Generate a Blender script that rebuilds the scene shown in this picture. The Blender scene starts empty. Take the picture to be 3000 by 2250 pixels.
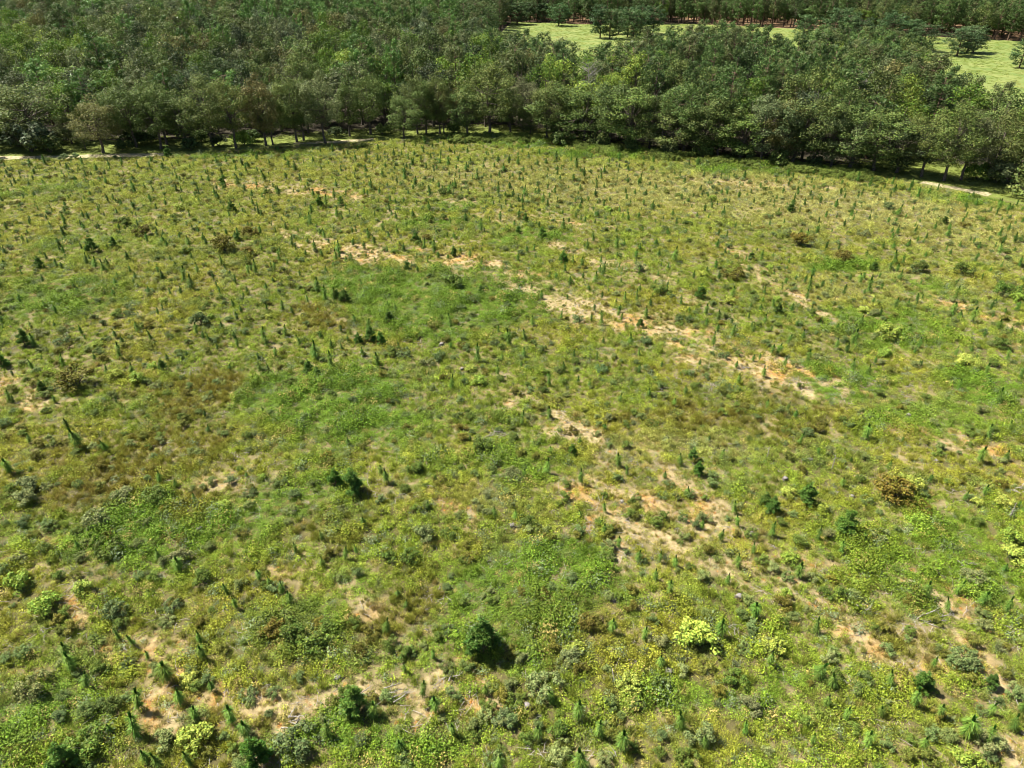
import bpy, math, re
import numpy as np

# ------------------------------------------------------------------ camera, sky, sun, exposure
SC = bpy.context.scene
PITCH = math.radians(32.0); FOC = 2080.0; CAMH = 42.0
cd = bpy.data.cameras.new("camera"); cam = bpy.data.objects.new("camera", cd)
SC.collection.objects.link(cam); SC.camera = cam
cam.location = (0, 0, CAMH); cam.rotation_euler = (math.pi/2 - PITCH, 0, 0)
cd.sensor_width = 36.0; cd.lens = 36.0*FOC/3000.0; cd.clip_start = 0.5; cd.clip_end = 6000

SUN_AZ = (-0.93, 0.37); SUN_EL = math.radians(54)
w = bpy.data.worlds.new("World"); SC.world = w; w.use_nodes = True
nt = w.node_tree; sky = nt.nodes.new("ShaderNodeTexSky"); sky.sky_type = 'NISHITA'; sky.sun_disc = False
sky.sun_elevation = SUN_EL; sky.sun_rotation = math.atan2(SUN_AZ[0], SUN_AZ[1])
sky.air_density = 1.0; sky.dust_density = 1.0
nt.links.new(sky.outputs[0], nt.nodes["Background"].inputs[0]); nt.nodes["Background"].inputs[1].default_value = 0.046
sl = bpy.data.lights.new("sun", 'SUN'); sl.energy = 5.0; sl.angle = math.radians(0.53); sl.color = (1.0, 0.94, 0.82)
so = bpy.data.objects.new("sun", sl); SC.collection.objects.link(so)
import mathutils
sd = mathutils.Vector((SUN_AZ[0]*math.cos(SUN_EL), SUN_AZ[1]*math.cos(SUN_EL), math.sin(SUN_EL)))
so.rotation_euler = sd.to_track_quat('Z', 'Y').to_euler(); so.location = (-60, 40, 90)
SC.view_settings.view_transform = 'Standard'; SC.view_settings.look = 'None'
SC.cycles.filter_width = 1.0
SC.view_settings.exposure = 1.74; SC.view_settings.gamma = 1.0
SC.cycles.max_bounces = 5; SC.cycles.diffuse_bounces = 3; SC.cycles.transmission_bounces = 3; SC.cycles.glossy_bounces = 1
SC.cycles.transparent_max_bounces = 4

# ------------------------------------------------------------------ geometry of the view and of the land
R = np.random.default_rng(7)
SP, CP = math.sin(PITCH), math.cos(PITCH)
def G(x, y, z=0.0):
    """photo pixel (3000 wide) -> point of the land"""
    dx = (x-1500)/FOC; dy = -(y-1125)/FOC
    vy = CP + dy*SP; vz = -SP + dy*CP
    t = (CAMH-z)/-vz
    return np.array([dx*t, vy*t])
def proj(X, Y, Z):
    X, Y, Z = np.asarray(X, float), np.asarray(Y, float), np.asarray(Z, float)
    d = Y*CP - (Z-CAMH)*SP; u = Y*SP + (Z-CAMH)*CP
    return 1500+FOC*X/d, 1125-FOC*u/d
LAT = [np.random.default_rng(100+i).random((256, 256)) for i in range(8)]
def vnoise(x, y, s, k=0):
    x = np.asarray(x, float)/s + 100.3*k; y = np.asarray(y, float)/s + 37.7*k
    xi = np.floor(x).astype(int); yi = np.floor(y).astype(int); fx = x-xi; fy = y-yi
    fx = fx*fx*(3-2*fx); fy = fy*fy*(3-2*fy); L = LAT[k % 8]
    a = L[xi % 256, yi % 256]; b = L[(xi+1) % 256, yi % 256]; c = L[xi % 256, (yi+1) % 256]; d = L[(xi+1) % 256, (yi+1) % 256]
    return (a*(1-fx)+b*fx)*(1-fy)+(c*(1-fx)+d*fx)*fy
def fbm(x, y, s, k=0, o=3):
    v = 0; a = 0.5; t = 0
    for i in range(o):
        v = v + a*vnoise(x, y, s/(2**i), k+i); t += a; a *= 0.5
    return v/t
def sstep(a, b, x):
    t = np.clip((x-a)/(b-a), 0, 1); return t*t*(3-2*t)
def HZ(x, y):
    f = 1 - sstep(118, 140, np.asarray(y, float))
    return f*((vnoise(x, y, 26, 3)-0.5)*0.9 + (vnoise(x, y, 9, 4)-0.5)*0.25)
def inpoly(x, y, poly):
    x = np.asarray(x, float); y = np.asarray(y, float); r = np.zeros(x.shape, bool); n = len(poly)
    for i in range(n):
        x1, y1 = poly[i]; x2, y2 = poly[(i+1) % n]
        if y1 == y2: continue
        c = ((y1 > y) != (y2 > y)) & (x < (x2-x1)*(y-y1)/(y2-y1)+x1); r ^= c
    return r
def dline(x, y, pts):
    x = np.asarray(x, float); y = np.asarray(y, float); best = np.full(x.shape, 1e9)
    for (x1, y1), (x2, y2) in zip(pts[:-1], pts[1:]):
        dx, dy = x2-x1, y2-y1; t = np.clip(((x-x1)*dx+(y-y1)*dy)/(dx*dx+dy*dy), 0, 1)
        best = np.minimum(best, np.hypot(x-x1-t*dx, y-y1-t*dy))
    return best
def P(l, z=0): return [tuple(G(a, b, z)) for a, b in l]

# edge of the replanted field (world), found on the photo
EDGE_PX = [(-500, 482), (0, 474), (160, 468), (400, 463), (560, 452), (700, 438), (900, 425), (1150, 412), (1400, 402), (1560, 405), (1700, 428), (1900, 450), (2200, 480), (2450, 503), (2640, 528), (2760, 552), (2900, 578), (3060, 612), (3400, 690)]
EDGE = P(EDGE_PX)
EX = np.array([p[0] for p in EDGE]); EY = np.array([p[1] for p in EDGE])
def edge_y(x): return np.interp(x, EX, EY)
# front line of the closed wood
WOOD_PX = [(-900, 415), (0, 419), (400, 417), (800, 405), (1150, 385), (1450, 378), (1590, 388), (1640, 406), (1900, 436), (2200, 466), (2450, 490), (2560, 486), (2640, 470), (2760, 478), (2880, 500), (2960, 545), (3060, 580), (3500, 660)]
WOOD = P(WOOD_PX); WX = np.array([p[0] for p in WOOD]); WY = np.array([p[1] for p in WOOD])
def wood_y(x): return np.interp(x, WX, WY)
FAR_PX = [(1240, 38), (1380, 44), (1500, 56), (1700, 64), (2000, 60), (2300, 74), (2500, 86), (2700, 96), (2900, 106), (3060, 122), (3700, 190)]
FARL = P(FAR_PX)
NEARM = [(1370, 56), (1440, 66), (1500, 80), (1640, 92), (1700, 118), (1740, 134), (1790, 112), (1850, 96), (1900, 78), (1960, 80), (2030, 62), (2110, 62), (2200, 70), (2290, 104), (2370, 106), (2420, 74), (2560, 68), (2690, 78), (2740, 130), (2800, 185), (2900, 210), (3020, 230), (3700, 330)]
NEARL = P(NEARM, 16.4)
MEADOW = NEARL + [(a, b-(15 if a < 60 else 20)) for a, b in FARL if a > -25][::-1]
FX_ = np.array([p[0] for p in FARL]); FY_ = np.array([p[1] for p in FARL])

# ------------------------------------------------------------------ mesh helpers
def link(o, parent=None):
    SC.collection.objects.link(o)
    if parent is not None: o.parent = parent
    return o
def make_mesh(name, V, F, mats, mi=None, smooth=False):
    """V (n,3); F list of (m,k) arrays"""
    me = bpy.data.meshes.new(name); V = np.asarray(V, np.float32)
    F = [np.asarray(f, np.int32) for f in (F if isinstance(F, list) else [F]) if len(f)]
    me.vertices.add(len(V)); me.vertices.foreach_set("co", V.ravel())
    tot = np.concatenate([np.full(len(f), f.shape[1], np.int32) for f in F]); lv = np.concatenate([f.ravel() for f in F])
    me.loops.add(len(lv)); me.loops.foreach_set("vertex_index", lv)
    me.polygons.add(len(tot)); st = np.concatenate([[0], np.cumsum(tot)[:-1]]).astype(np.int32)
    me.polygons.foreach_set("loop_start", st); me.polygons.foreach_set("loop_total", tot)
    for m in (mats if isinstance(mats, (list, tuple)) else [mats]): me.materials.append(m)
    if mi is not None: me.polygons.foreach_set("material_index", np.asarray(mi, np.int32))
    if smooth: me.polygons.foreach_set("use_smooth", np.ones(len(tot), bool))
    me.update(calc_edges=True); return me
class MB:
    def __init__(s): s.V = []; s.F = {}; s.n = 0
    def add(s, V, F):
        V = np.asarray(V, float); F = np.asarray(F, int)
        s.V.append(V); s.F.setdefault(F.shape[1], []).append(F+s.n); s.n += len(V)
    def tube(s, pts, rad, sides=6, cap=True):
        pts = np.asarray(pts, float); n = len(pts); V = []
        for i in range(n):
            d = pts[min(i+1, n-1)]-pts[max(i-1, 0)]; d /= np.linalg.norm(d)+1e-9
            a = np.cross(d, [0.31, 0.95, 0.05]); a /= np.linalg.norm(a)+1e-9; b = np.cross(d, a)
            th = np.arange(sides)*2*math.pi/sides
            V.append(pts[i]+rad[i]*(np.cos(th)[:, None]*a+np.sin(th)[:, None]*b))
        V = np.concatenate(V); F = []
        for i in range(n-1):
            for j in range(sides):
                k = (j+1) % sides; F.append((i*sides+j, i*sides+k, (i+1)*sides+k, (i+1)*sides+j))
        s.add(V, F)
        if cap: s.F.setdefault(sides, []).append(np.array([[s.n-sides+j for j in range(sides)]]))
    def leaves(s, C, N, size, asp=1.0, r=R):
        """one bent-free quad per leaf (a small leaf spray), centre C, facing N"""
        n = len(C); N = N/(np.linalg.norm(N, axis=1)[:, None]+1e-9)
        A = np.cross(N, r.normal(size=(n, 3))); A /= np.linalg.norm(A, axis=1)[:, None]+1e-9; B = np.cross(N, A)
        sz = np.asarray(size)*r.uniform(0.6, 1.3, n); sz = sz[:, None]
        a = A*sz*0.5; b = B*sz*0.5*asp; k = r.uniform(0.3, 0.9, (n, 1))
        V = np.stack([C-a, C-b*k+a*0.1, C+a, C+b*k-a*0.1], 1).reshape(-1, 3)
        s.add(V, np.arange(4*n).reshape(n, 4))
    def blades(s, B0, D, L, wd, droop=0.0, r=R):
        """narrow two-step blades from B0 along D"""
        n = len(B0); D = D/(np.linalg.norm(D, axis=1)[:, None]+1e-9)
        L = np.broadcast_to(np.asarray(L, float), (n,))[:, None]
        S = np.cross(D, r.normal(size=(n, 3))); S /= np.linalg.norm(S, axis=1)[:, None]+1e-9; S = S*wd*0.5
        dr = np.zeros((n, 3)); dr[:, 2] = -1; dr *= L*droop
        M = B0+D*L*0.55+dr*0.25; T = B0+D*L+dr
        V = np.stack([B0-S*0.6, B0+S*0.6, M+S, M-S, T], 1).reshape(-1, 3); i = np.arange(n)[:, None]*5
        s.V.append(V); s.F.setdefault(4, []).append(i+np.array([[0, 1, 2, 3]])+s.n); s.F.setdefault(3, []).append(i+np.array([[3, 2, 4]])+s.n); s.n += 5*n
    def mesh(s, name, mat, smooth=False):
        return make_mesh(name, np.concatenate(s.V), [np.concatenate(f) for f in s.F.values()], mat, smooth=smooth)
def sph(n, r=R):
    v = r.normal(size=(n, 3)); return v/np.linalg.norm(v, axis=1)[:, None]

# ------------------------------------------------------------------ materials
def mat(name):
    m = bpy.data.materials.new(name); m.use_nodes = True; nt = m.node_tree
    for n in list(nt.nodes): nt.nodes.remove(n)
    out = nt.nodes.new("ShaderNodeOutputMaterial"); return m, nt, out
def leaf_mat(name, var=0.35, transl=0.3, rough=0.6, hue=0.03, spec=0.12):
    m, nt, out = mat(name); N = nt.nodes.new; Lk = nt.links.new
    at = N("ShaderNodeAttribute"); at.attribute_type = 'INSTANCER'; at.attribute_name = "tint"
    ge = N("ShaderNodeNewGeometry"); mr = N("ShaderNodeMapRange"); mr.inputs[3].default_value = 1-var; mr.inputs[4].default_value = 1+var
    Lk(ge.outputs["Random Per Island"], mr.inputs[0])
    wn = N("ShaderNodeTexWhiteNoise"); wn.noise_dimensions = '1D'; Lk(ge.outputs["Random Per Island"], wn.inputs["W"])
    mh = N("ShaderNodeMapRange"); mh.inputs[3].default_value = 0.5-hue; mh.inputs[4].default_value = 0.5+hue; Lk(wn.outputs["Value"], mh.inputs[0])
    hs = N("ShaderNodeHueSaturation"); Lk(mh.outputs[0], hs.inputs["Hue"]); Lk(mr.outputs[0], hs.inputs["Value"]); Lk(at.outputs["Color"], hs.inputs["Color"])
    pb = N("ShaderNodeBsdfPrincipled"); Lk(hs.outputs[0], pb.inputs["Base Color"]); pb.inputs["Roughness"].default_value = rough
    pb.inputs["Specular IOR Level"].default_value = spec
    tr = N("ShaderNodeBsdfTranslucent"); Lk(hs.outputs[0], tr.inputs["Color"])
    mx = N("ShaderNodeMixShader"); mx.inputs[0].default_value = transl
    Lk(pb.outputs[0], mx.inputs[1]); Lk(tr.outputs[0], mx.inputs[2]); Lk(mx.outputs[0], out.inputs[0]); return m
def solid_mat(name, c1, c2, scale, rough=0.9, bump=0.3):
    m, nt, out = mat(name); N = nt.nodes.new; Lk = nt.links.new
    tc = N("ShaderNodeTexCoord"); no = N("ShaderNodeTexNoise"); no.inputs["Scale"].default_value = scale; no.inputs["Detail"].default_value = 6
    Lk(tc.outputs["Object"], no.inputs["Vector"]); cr = N("ShaderNodeValToRGB"); cr.color_ramp.elements[0].color = (*c1, 1); cr.color_ramp.elements[1].color = (*c2, 1)
    cr.color_ramp.elements[0].position = 0.35; cr.color_ramp.elements[1].position = 0.65; Lk(no.outputs[0], cr.inputs[0])
    pb = N("ShaderNodeBsdfPrincipled"); Lk(cr.outputs[0], pb.inputs["Base Color"]); pb.inputs["Roughness"].default_value = rough; pb.inputs["Specular IOR Level"].default_value = 0.15
    bu = N("ShaderNodeBump"); bu.inputs["Strength"].default_value = bump; bu.inputs["Distance"].default_value = 0.05; Lk(no.outputs[0], bu.inputs["Height"]); Lk(bu.outputs[0], pb.inputs["Normal"])
    Lk(pb.outputs[0], out.inputs[0]); return m
M_leaf = leaf_mat("broad_leaf", 0.5, 0.2)
M_need = leaf_mat("pine_needle", 0.35, 0.22, 0.5)
M_grass = leaf_mat("grass_blade", 0.5, 0.35, 0.6, 0.02)
M_herb = leaf_mat("herb_leaf", 0.5, 0.22, 0.6, 0.018)
M_bark = solid_mat("bark", (0.045, 0.035, 0.028), (0.12, 0.10, 0.08), 3.0)
M_pbark = solid_mat("pine_bark", (0.07, 0.045, 0.03), (0.17, 0.11, 0.08), 3.0)
M_dead = solid_mat("weathered_wood", (0.14, 0.125, 0.11), (0.34, 0.31, 0.27), 6.0)
M_snag = solid_mat("dead_tree_wood", (0.12, 0.11, 0.10), (0.26, 0.24, 0.21), 4.0)
M_stump = solid_mat("stump_bark", (0.06, 0.05, 0.045), (0.16, 0.14, 0.12), 9.0)
M_cut = solid_mat("sawn_wood", (0.10, 0.095, 0.09), (0.20, 0.18, 0.165), 8.0, bump=0.1)
M_track = solid_mat("track_sand", (0.12, 0.125, 0.05), (0.34, 0.28, 0.18), 1.6)

# ------------------------------------------------------------------ field zones
def E_(cx, cy, rx, ry):
    c = G(cx, cy); a = G(cx+rx, cy); u = G(cx, cy-ry); d = G(cx, cy+ry)
    return (c[0], (u[1]+d[1])/2, abs(a[0]-c[0]), abs(u[1]-d[1])/2)
def zone(lst):
    L = [E_(*e[:4])+((e[4] if len(e) > 4 else 1.0),) for e in lst]
    def f(x, y):
        wx = x+(fbm(x, y, 6, 1)-0.5)*9; wy = y+(fbm(x, y, 6, 2)-0.5)*9; v = np.zeros(np.shape(x))
        for cx, cy, rx, ry, s in L:
            v = np.maximum(v, s*(1-sstep(0.35, 1.3, np.hypot((wx-cx)/rx, (wy-cy)/ry))))
        return v
    return f
Z_LUSH = zone([(1330, 900, 330, 120), (1150, 830, 260, 60), (920, 1170, 330, 110), (1050, 1250, 300, 110, .9), (500, 1180, 150, 50, .8), (1600, 1700, 330, 140), (1500, 1850, 200, 90, .8), (880, 1850, 200, 90, .8),
    (150, 880, 260, 90, .7), (110, 2120, 170, 150, .9), (450, 1530, 330, 110, .8), (800, 1480, 250, 110, .7), (1150, 2180, 380, 90, .8), (2450, 1120, 180, 50, .9), (2700, 1250, 330, 90, .6), (2900, 1150, 200, 60, .9), (2450, 770, 130, 32),
    (2760, 850, 110, 40, .7), (2550, 960, 280, 60, .7), (1350, 605, 90, 18, .8), (1280, 655, 140, 22, .9), (1560, 700, 120, 25, .8), (200, 720, 180, 40, .5), (650, 745, 250, 60, .4), (2700, 1650, 380, 160, .6), (2100, 2120, 330, 120, .7), (60, 560, 200, 25, .5), (1400, 1350, 300, 60, .6),
    (1560, 422, 200, 12), (1800, 452, 250, 14), (2250, 497, 300, 16), (700, 452, 260, 10, .8), (2870, 590, 180, 22, .9), (2700, 570, 80, 10, .5)])
Z_DARK = zone([(860, 1870, 170, 70), (1650, 1790, 180, 80, .5), (2620, 1450, 90, 50), (2420, 1000, 120, 40, .8), (2700, 1720, 200, 60, .5), (230, 1140, 80, 30, .8), (330, 1480, 120, 50, .4), (640, 735, 120, 25, .8), (680, 780, 90, 20, .7), (410, 760, 100, 22, .6), (1300, 825, 60, 18, .8), (2340, 710, 90, 20, .5)])
Z_BROWN = zone([(560, 1180, 150, 90), (330, 1390, 170, 110, .9), (480, 1320, 200, 60, .6), (950, 935, 120, 45, .8), (2000, 1225, 200, 75, .8), (1180, 1760, 150, 110, .6), (2100, 1230, 200, 60, .5), (620, 1450, 130, 60, .8), (2620, 1870, 160, 90, .6), (2300, 1200, 200, 60, .4), (1000, 1560, 120, 80, .5), (1950, 950, 120, 60, .3)])
Z_PALE = zone([(2000, 560, 600, 70, .8), (2500, 620, 500, 70, .9), (1500, 520, 400, 50, .5), (2900, 700, 300, 80, .6), (2700, 1180, 300, 40, .4), (2000, 1330, 300, 60, .5), (1400, 1450, 200, 60, .3), (2600, 850, 400, 60, .4)])
BARE = [(P([(850, 690), (1000, 735), (1200, 750), (1400, 780), (1560, 840), (1680, 890), (1850, 950), (2050, 1020), (2250, 1085), (2420, 1130)]), 3.6, .85),
    (P([(1420, 620), (1560, 700), (1850, 800), (1960, 850), (2080, 900)]), 1.9, .5), (P([(2100, 690), (2200, 780), (2350, 880), (2440, 940)]), 1.8, .7), (P([(650, 540), (900, 560), (1050, 575)]), 3.0, .6), (P([(1350, 590), (1500, 640), (1700, 660)]), 3.0, .4),
    (P([(1600, 1200), (1750, 1280), (1800, 1460), (1850, 1600)]), 1.5, .9), (P([(1750, 1480), (2000, 1530), (2150, 1640), (2350, 1710), (2500, 1790), (2640, 1850), (2850, 2000), (3050, 2180)]), 3.0, .85),
    (P([(2700, 1700), (2850, 1790), (3050, 1900)]), 1.6, .8), (P([(380, 1860), (480, 2010), (620, 2080), (820, 2120), (960, 2060)]), 1.5, .9), (P([(1050, 2010), (1200, 2060), (1330, 1990), (1450, 2050)]), 1.2, .8), (P([(240, 1760), (330, 1800), (540, 1900)]), .9, .6),
    (P([(0, 1110), (60, 1160), (130, 1190)]), 1.8, .6), (P([(140, 980), (260, 960)]), 1.2, .6), (P([(1300, 1480), (1400, 1560), (1480, 1540)]), 1.0, .6), (P([(1500, 1160), (1560, 1240), (1650, 1260)]), 1.6, .8), (P([(2650, 1240), (2900, 1330), (3000, 1400)]), 1.6, .6), (P([(0, 1640), (120, 1600)]), 1., .3),
    (P([(2050, 535), (2300, 545), (2450, 560)]), 3.0, .5), (P([(2660, 860), (2850, 900), (3000, 960)]), 1.8, .6), (P([(600, 1430), (760, 1420)]), 1.2, .6), (P([(850, 1650), (1000, 1750), (1150, 1790)]), 1.2, .5), (P([(1900, 1330), (2100, 1500)]), 1.4, .6)]
def z_bare(x, y):
    wx = x+(fbm(x, y, 4, 5)-0.5)*4; wy = y+(fbm(x, y, 4, 6)-0.5)*4; v = np.zeros(np.shape(x))
    for l, wd, s in BARE: v = np.maximum(v, s*(1-sstep(0.45, 1.5, dline(wx, wy, l)/wd)))
    return np.clip(v*sstep(0.35, 0.66, 0.5*fbm(x, y, 1.8, 7, 4)+0.5*fbm((0.64*x-0.77*y)/6, 0.77*x+0.64*y, 0.9, 5, 3))*1.5, 0, 1)*0.85
def orange(x, y): return sstep(0.42, 0.72, fbm(x, y, 4.5, 2, 3))*z_bare(x, y)*sstep(0.25, 0.6, vnoise(x, y, 0.9, 5))

# ------------------------------------------------------------------ ground sheet
def axis(a, b, fa, fb, fine, coarse):
    l = list(np.arange(fa, fb+1e-6, fine)); st = fine; v = fb
    while v < b: st = min(st*1.35, coarse); v += st; l.append(v)
    st = fine; v = fa
    while v > a: st = min(st*1.35, coarse); v -= st; l.insert(0, v)
    return np.array(l)
gx = axis(-3500, 3500, -125, 110, 0.6, 200); gy = axis(-600, 4500, 14, 182, 0.6, 200)
XX, YY = np.meshgrid(gx, gy, indexing='ij'); XX = XX.ravel(); YY = YY.ravel()
nx, ny = len(gx), len(gy)
def zz(v): return HZ(v[0], v[1])
Vg = np.stack([XX, YY, HZ(XX, YY)*(1-sstep(150, 220, np.abs(XX)))], 1)
ii = np.arange(nx-1)[:, None]*ny+np.arange(ny-1)[None, :]; ii = ii.ravel()
Fg = np.stack([ii, ii+ny, ii+ny+1, ii+1], 1)
bare = z_bare(XX, YY); ora = orange(XX, YY); infield = sstep(-1.5, 1.5, edge_y(XX)-YY)
soil = np.array([0.085, 0.075, 0.03]); sand = np.array([0.27, 0.215, 0.115]); org = np.array([0.29, 0.17, 0.05])
fl = np.array([0.035, 0.03, 0.02]); lawn = np.array([0.11, 0.135, 0.03]); straw = np.array([0.18, 0.115, 0.065])
n1 = vnoise(XX, YY, 1.3, 1)
pt = sstep(0.45, 0.7, fbm(XX, YY, 3.0, 4))
c = soil[None]*(1-pt[:, None]*0.5)+sand[None]*(pt[:, None]*0.45)
bw = np.clip(bare*1.2, 0, 1)[:, None]; c = c*(1-bw)+sand[None]*bw
ow = np.clip(ora*1.1, 0, 1)[:, None]; c = c*(1-ow)+org[None]*ow
lw = np.array([0.8+0.4*n1]).T*lawn[None]
dw = YY-wood_y(XX)
cf = np.where((dw > 2)[:, None], fl[None], lw)
farp = inpoly(XX, YY, [(FX_[0]-0, FY_[0])]+FARL+[(3000, 300), (3000, 4000), (-40, 4000), (-40, 560)])
cf = np.where((farp | (dline(XX, YY, FARL) < 24))[:, None], straw[None], cf)
cf = np.where(((np.hypot(XX-G(1945, 205)[0], (YY-G(1945, 205)[1])*0.5) < 9) | (np.hypot(XX-G(2205, 140)[0], (YY-G(2205, 140)[1])*0.5) < 12))[:, None], straw[None]*1.1, cf)
iw = infield[:, None]; c = c*iw+cf*(1-iw)
me = make_mesh("ground", Vg, Fg, [], smooth=True)
ca = me.color_attributes.new("soil", 'FLOAT_COLOR', 'POINT'); ca.data.foreach_set("color", np.concatenate([c, np.ones((len(c), 1))], 1).astype(np.float32).ravel())
m, nt, out = mat("ground_soil"); N = nt.nodes.new; Lk = nt.links.new
at = N("ShaderNodeAttribute"); at.attribute_name = "soil"; tc = N("ShaderNodeTexCoord")
no = N("ShaderNodeTexNoise"); no.inputs["Scale"].default_value = 2.3; no.inputs["Detail"].default_value = 8; no.inputs["Roughness"].default_value = 0.7; Lk(tc.outputs["Object"], no.inputs["Vector"])
mr = N("ShaderNodeMapRange"); mr.inputs[1].default_value = 0.3; mr.inputs[2].default_value = 0.7; mr.inputs[3].default_value = 0.55; mr.inputs[4].default_value = 1.35; Lk(no.outputs[0], mr.inputs[0])
hs = N("ShaderNodeHueSaturation"); Lk(at.outputs["Color"], hs.inputs["Color"]); Lk(mr.outputs[0], hs.inputs["Value"])
pb = N("ShaderNodeBsdfPrincipled"); pb.inputs["Roughness"].default_value = 0.95; pb.inputs["Specular IOR Level"].default_value = 0.1; Lk(hs.outputs[0], pb.inputs["Base Color"])
bu = N("ShaderNodeBump"); bu.inputs["Distance"].default_value = 0.12; Lk(no.outputs[0], bu.inputs["Height"]); Lk(bu.outputs[0], pb.inputs["Normal"]); Lk(pb.outputs[0], out.inputs[0])
me.materials.append(m); o = link(bpy.data.objects.new("ground", me)); o["kind"] = "structure"

def resample(pts, step):
    pts = np.asarray(pts); d = np.concatenate([[0], np.cumsum(np.hypot(*np.diff(pts, axis=0).T))]); n = max(2, int(d[-1]/step))
    t = np.linspace(0, d[-1], n); return np.stack([np.interp(t, d, pts[:, 0]), np.interp(t, d, pts[:, 1])], 1)
def ribbon(name, px, width, material, lift):
    c = resample(P(px), 0.5); t = np.gradient(c, axis=0); t /= np.linalg.norm(t, axis=1)[:, None]; nn = np.stack([-t[:, 1], t[:, 0]], 1)
    K = 9; V = []
    for k in range(K):
        u = (k/(K-1)-0.5)*2; edge = (abs(u) == 1)*(vnoise(c[:, 0], c[:, 1], 1.2, k)-0.5)*1.0
        p = c+nn*(u*width/2+edge)[:, None]; V.append(np.stack([p[:, 0], p[:, 1], HZ(p[:, 0], p[:, 1])+lift], 1))
    V = np.stack(V, 1).reshape(-1, 3); n = len(c); i = (np.arange(n-1)[:, None]*K+np.arange(K-1)).ravel()
    me = make_mesh(name, V, np.stack([i, i+1, i+K+1, i+K], 1), material, smooth=True)
    o = link(bpy.data.objects.new(name, me)); o["kind"] = "structure"; return o
ribbon("track", [(-400, 470), (-60, 464), (0, 463), (90, 462), (180, 460), (280, 457), (400, 455), (500, 452)], 3.0, M_track, 0.03)
ribbon("track", [(860, 421), (930, 418), (1030, 412), (1100, 407)], 2.2, M_track, 0.03)
ribbon("track", [(2700, 534), (2745, 543), (2800, 552), (2860, 563), (2900, 572)], 2.4, M_track, 0.03)

M_meadow = solid_mat("meadow_grass", (0.09, 0.13, 0.03), (0.15, 0.17, 0.05), 0.11)
q = bpy.data.meshes.new("meadow"); q.from_pydata([(x, y, 0.02) for x, y in MEADOW], [], [list(range(len(MEADOW)))[::-1]]); q.materials.append(M_meadow); q.update()
o = link(bpy.data.objects.new("meadow", q)); o["kind"] = "structure"

# ------------------------------------------------------------------ instanced masses (ground cover, far woods)
def scatter(name, label, cat, pos, rotz, scl, idx, tint, protos, tilt=None):
    n = len(pos); me = bpy.data.meshes.new(name); me.vertices.add(n); me.vertices.foreach_set("co", np.asarray(pos, np.float32).ravel())
    def A(nm, ty, arr, key):
        a = me.attributes.new(nm, ty, 'POINT'); a.data.foreach_set(key, np.ascontiguousarray(arr).ravel())
    rot = np.zeros((n, 3), np.float32); rot[:, 2] = rotz
    if tilt is not None: rot[:, :2] = tilt
    A("rot", 'FLOAT_VECTOR', rot, "vector")
    s = np.asarray(scl, np.float32); s = np.repeat(s[:, None], 3, 1) if s.ndim == 1 else s
    A("scl", 'FLOAT_VECTOR', s, "vector"); A("idx", 'INT', np.asarray(idx, np.int32), "value")
    A("tint", 'FLOAT_COLOR', np.concatenate([tint, np.ones((n, 1))], 1).astype(np.float32), "color")
    me.update()
    col = bpy.data.collections.new(name+"_models")
    for k, pm in enumerate(protos): col.objects.link(bpy.data.objects.new("model_%s_%02d" % (name, k), pm))
    ng = bpy.data.node_groups.new(name, 'GeometryNodeTree'); ng.interface.new_socket("Geometry", in_out='INPUT', socket_type='NodeSocketGeometry'); ng.interface.new_socket("Geometry", in_out='OUTPUT', socket_type='NodeSocketGeometry')
    N = ng.nodes.new; L = ng.links.new; gi = N("NodeGroupInput"); go = N("NodeGroupOutput"); ci = N("GeometryNodeCollectionInfo"); ci.inputs[0].default_value = col; ci.inputs[1].default_value = True; ci.inputs[2].default_value = True
    ip = N("GeometryNodeInstanceOnPoints"); L(gi.outputs[0], ip.inputs["Points"]); L(ci.outputs[0], ip.inputs["Instance"]); ip.inputs["Pick Instance"].default_value = True
    def NA(ty, nm):
        a = N("GeometryNodeInputNamedAttribute"); a.data_type = ty; a.inputs[0].default_value = nm; return [q for q in a.outputs if q.enabled][0]
    L(NA('INT', "idx"), ip.inputs["Instance Index"]); L(NA('FLOAT_VECTOR', "scl"), ip.inputs["Scale"])
    er = N("FunctionNodeEulerToRotation"); L(NA('FLOAT_VECTOR', "rot"), er.inputs[0]); L(er.outputs[0], ip.inputs["Rotation"])
    L(ip.outputs[0], go.inputs[0])
    o = link(bpy.data.objects.new(name, me)); md = o.modifiers.new("scatter", 'NODES'); md.node_group = ng
    o["kind"] = "stuff"; o["label"] = label; o["category"] = cat; return o

def herb_clump(r, n, rad, h, leaf, asp=0.8):
    b = MB(); d = sph(n, r); d[:, 2] = np.abs(d[:, 2]); q = r.uniform(0.35, 1.05, n)[:, None]
    C = d*q*np.array([rad, rad, h]); C[:, 0] += r.normal(0, rad*0.25, n); C[:, 1] += r.normal(0, rad*0.25, n); C[:, 2] += 0.03
    b.leaves(C, d*0.7+np.array([0, 0, 0.5])+r.normal(size=(n, 3))*0.55, leaf, asp, r); return b.mesh("herbs", M_herb)
def tuft(r, n, rad, h, wd, spread, m=None):
    b = MB(); p = r.normal(0, rad*0.4, (n, 3)); p[:, 2] = 0; d = r.normal(size=(n, 3))*spread; d[:, 2] = 1
    b.blades(p, d, r.uniform(0.5, 1.1, n)*h, wd, 0.25, r); return b.mesh("tuft", m or M_grass)
rr = np.random.default_rng(5)
P_HERB = [herb_clump(rr, 80, 0.34, 0.36, 0.105) for _ in range(4)]+[herb_clump(rr, 150, 0.50, 0.55, 0.115) for _ in range(4)]
P_TUFT = [tuft(rr, 60, 0.42, 0.5, 0.035, 0.5) for _ in range(4)]+[tuft(rr, 90, 0.3, 0.85, 0.03, 0.28) for _ in range(3)]
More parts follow.
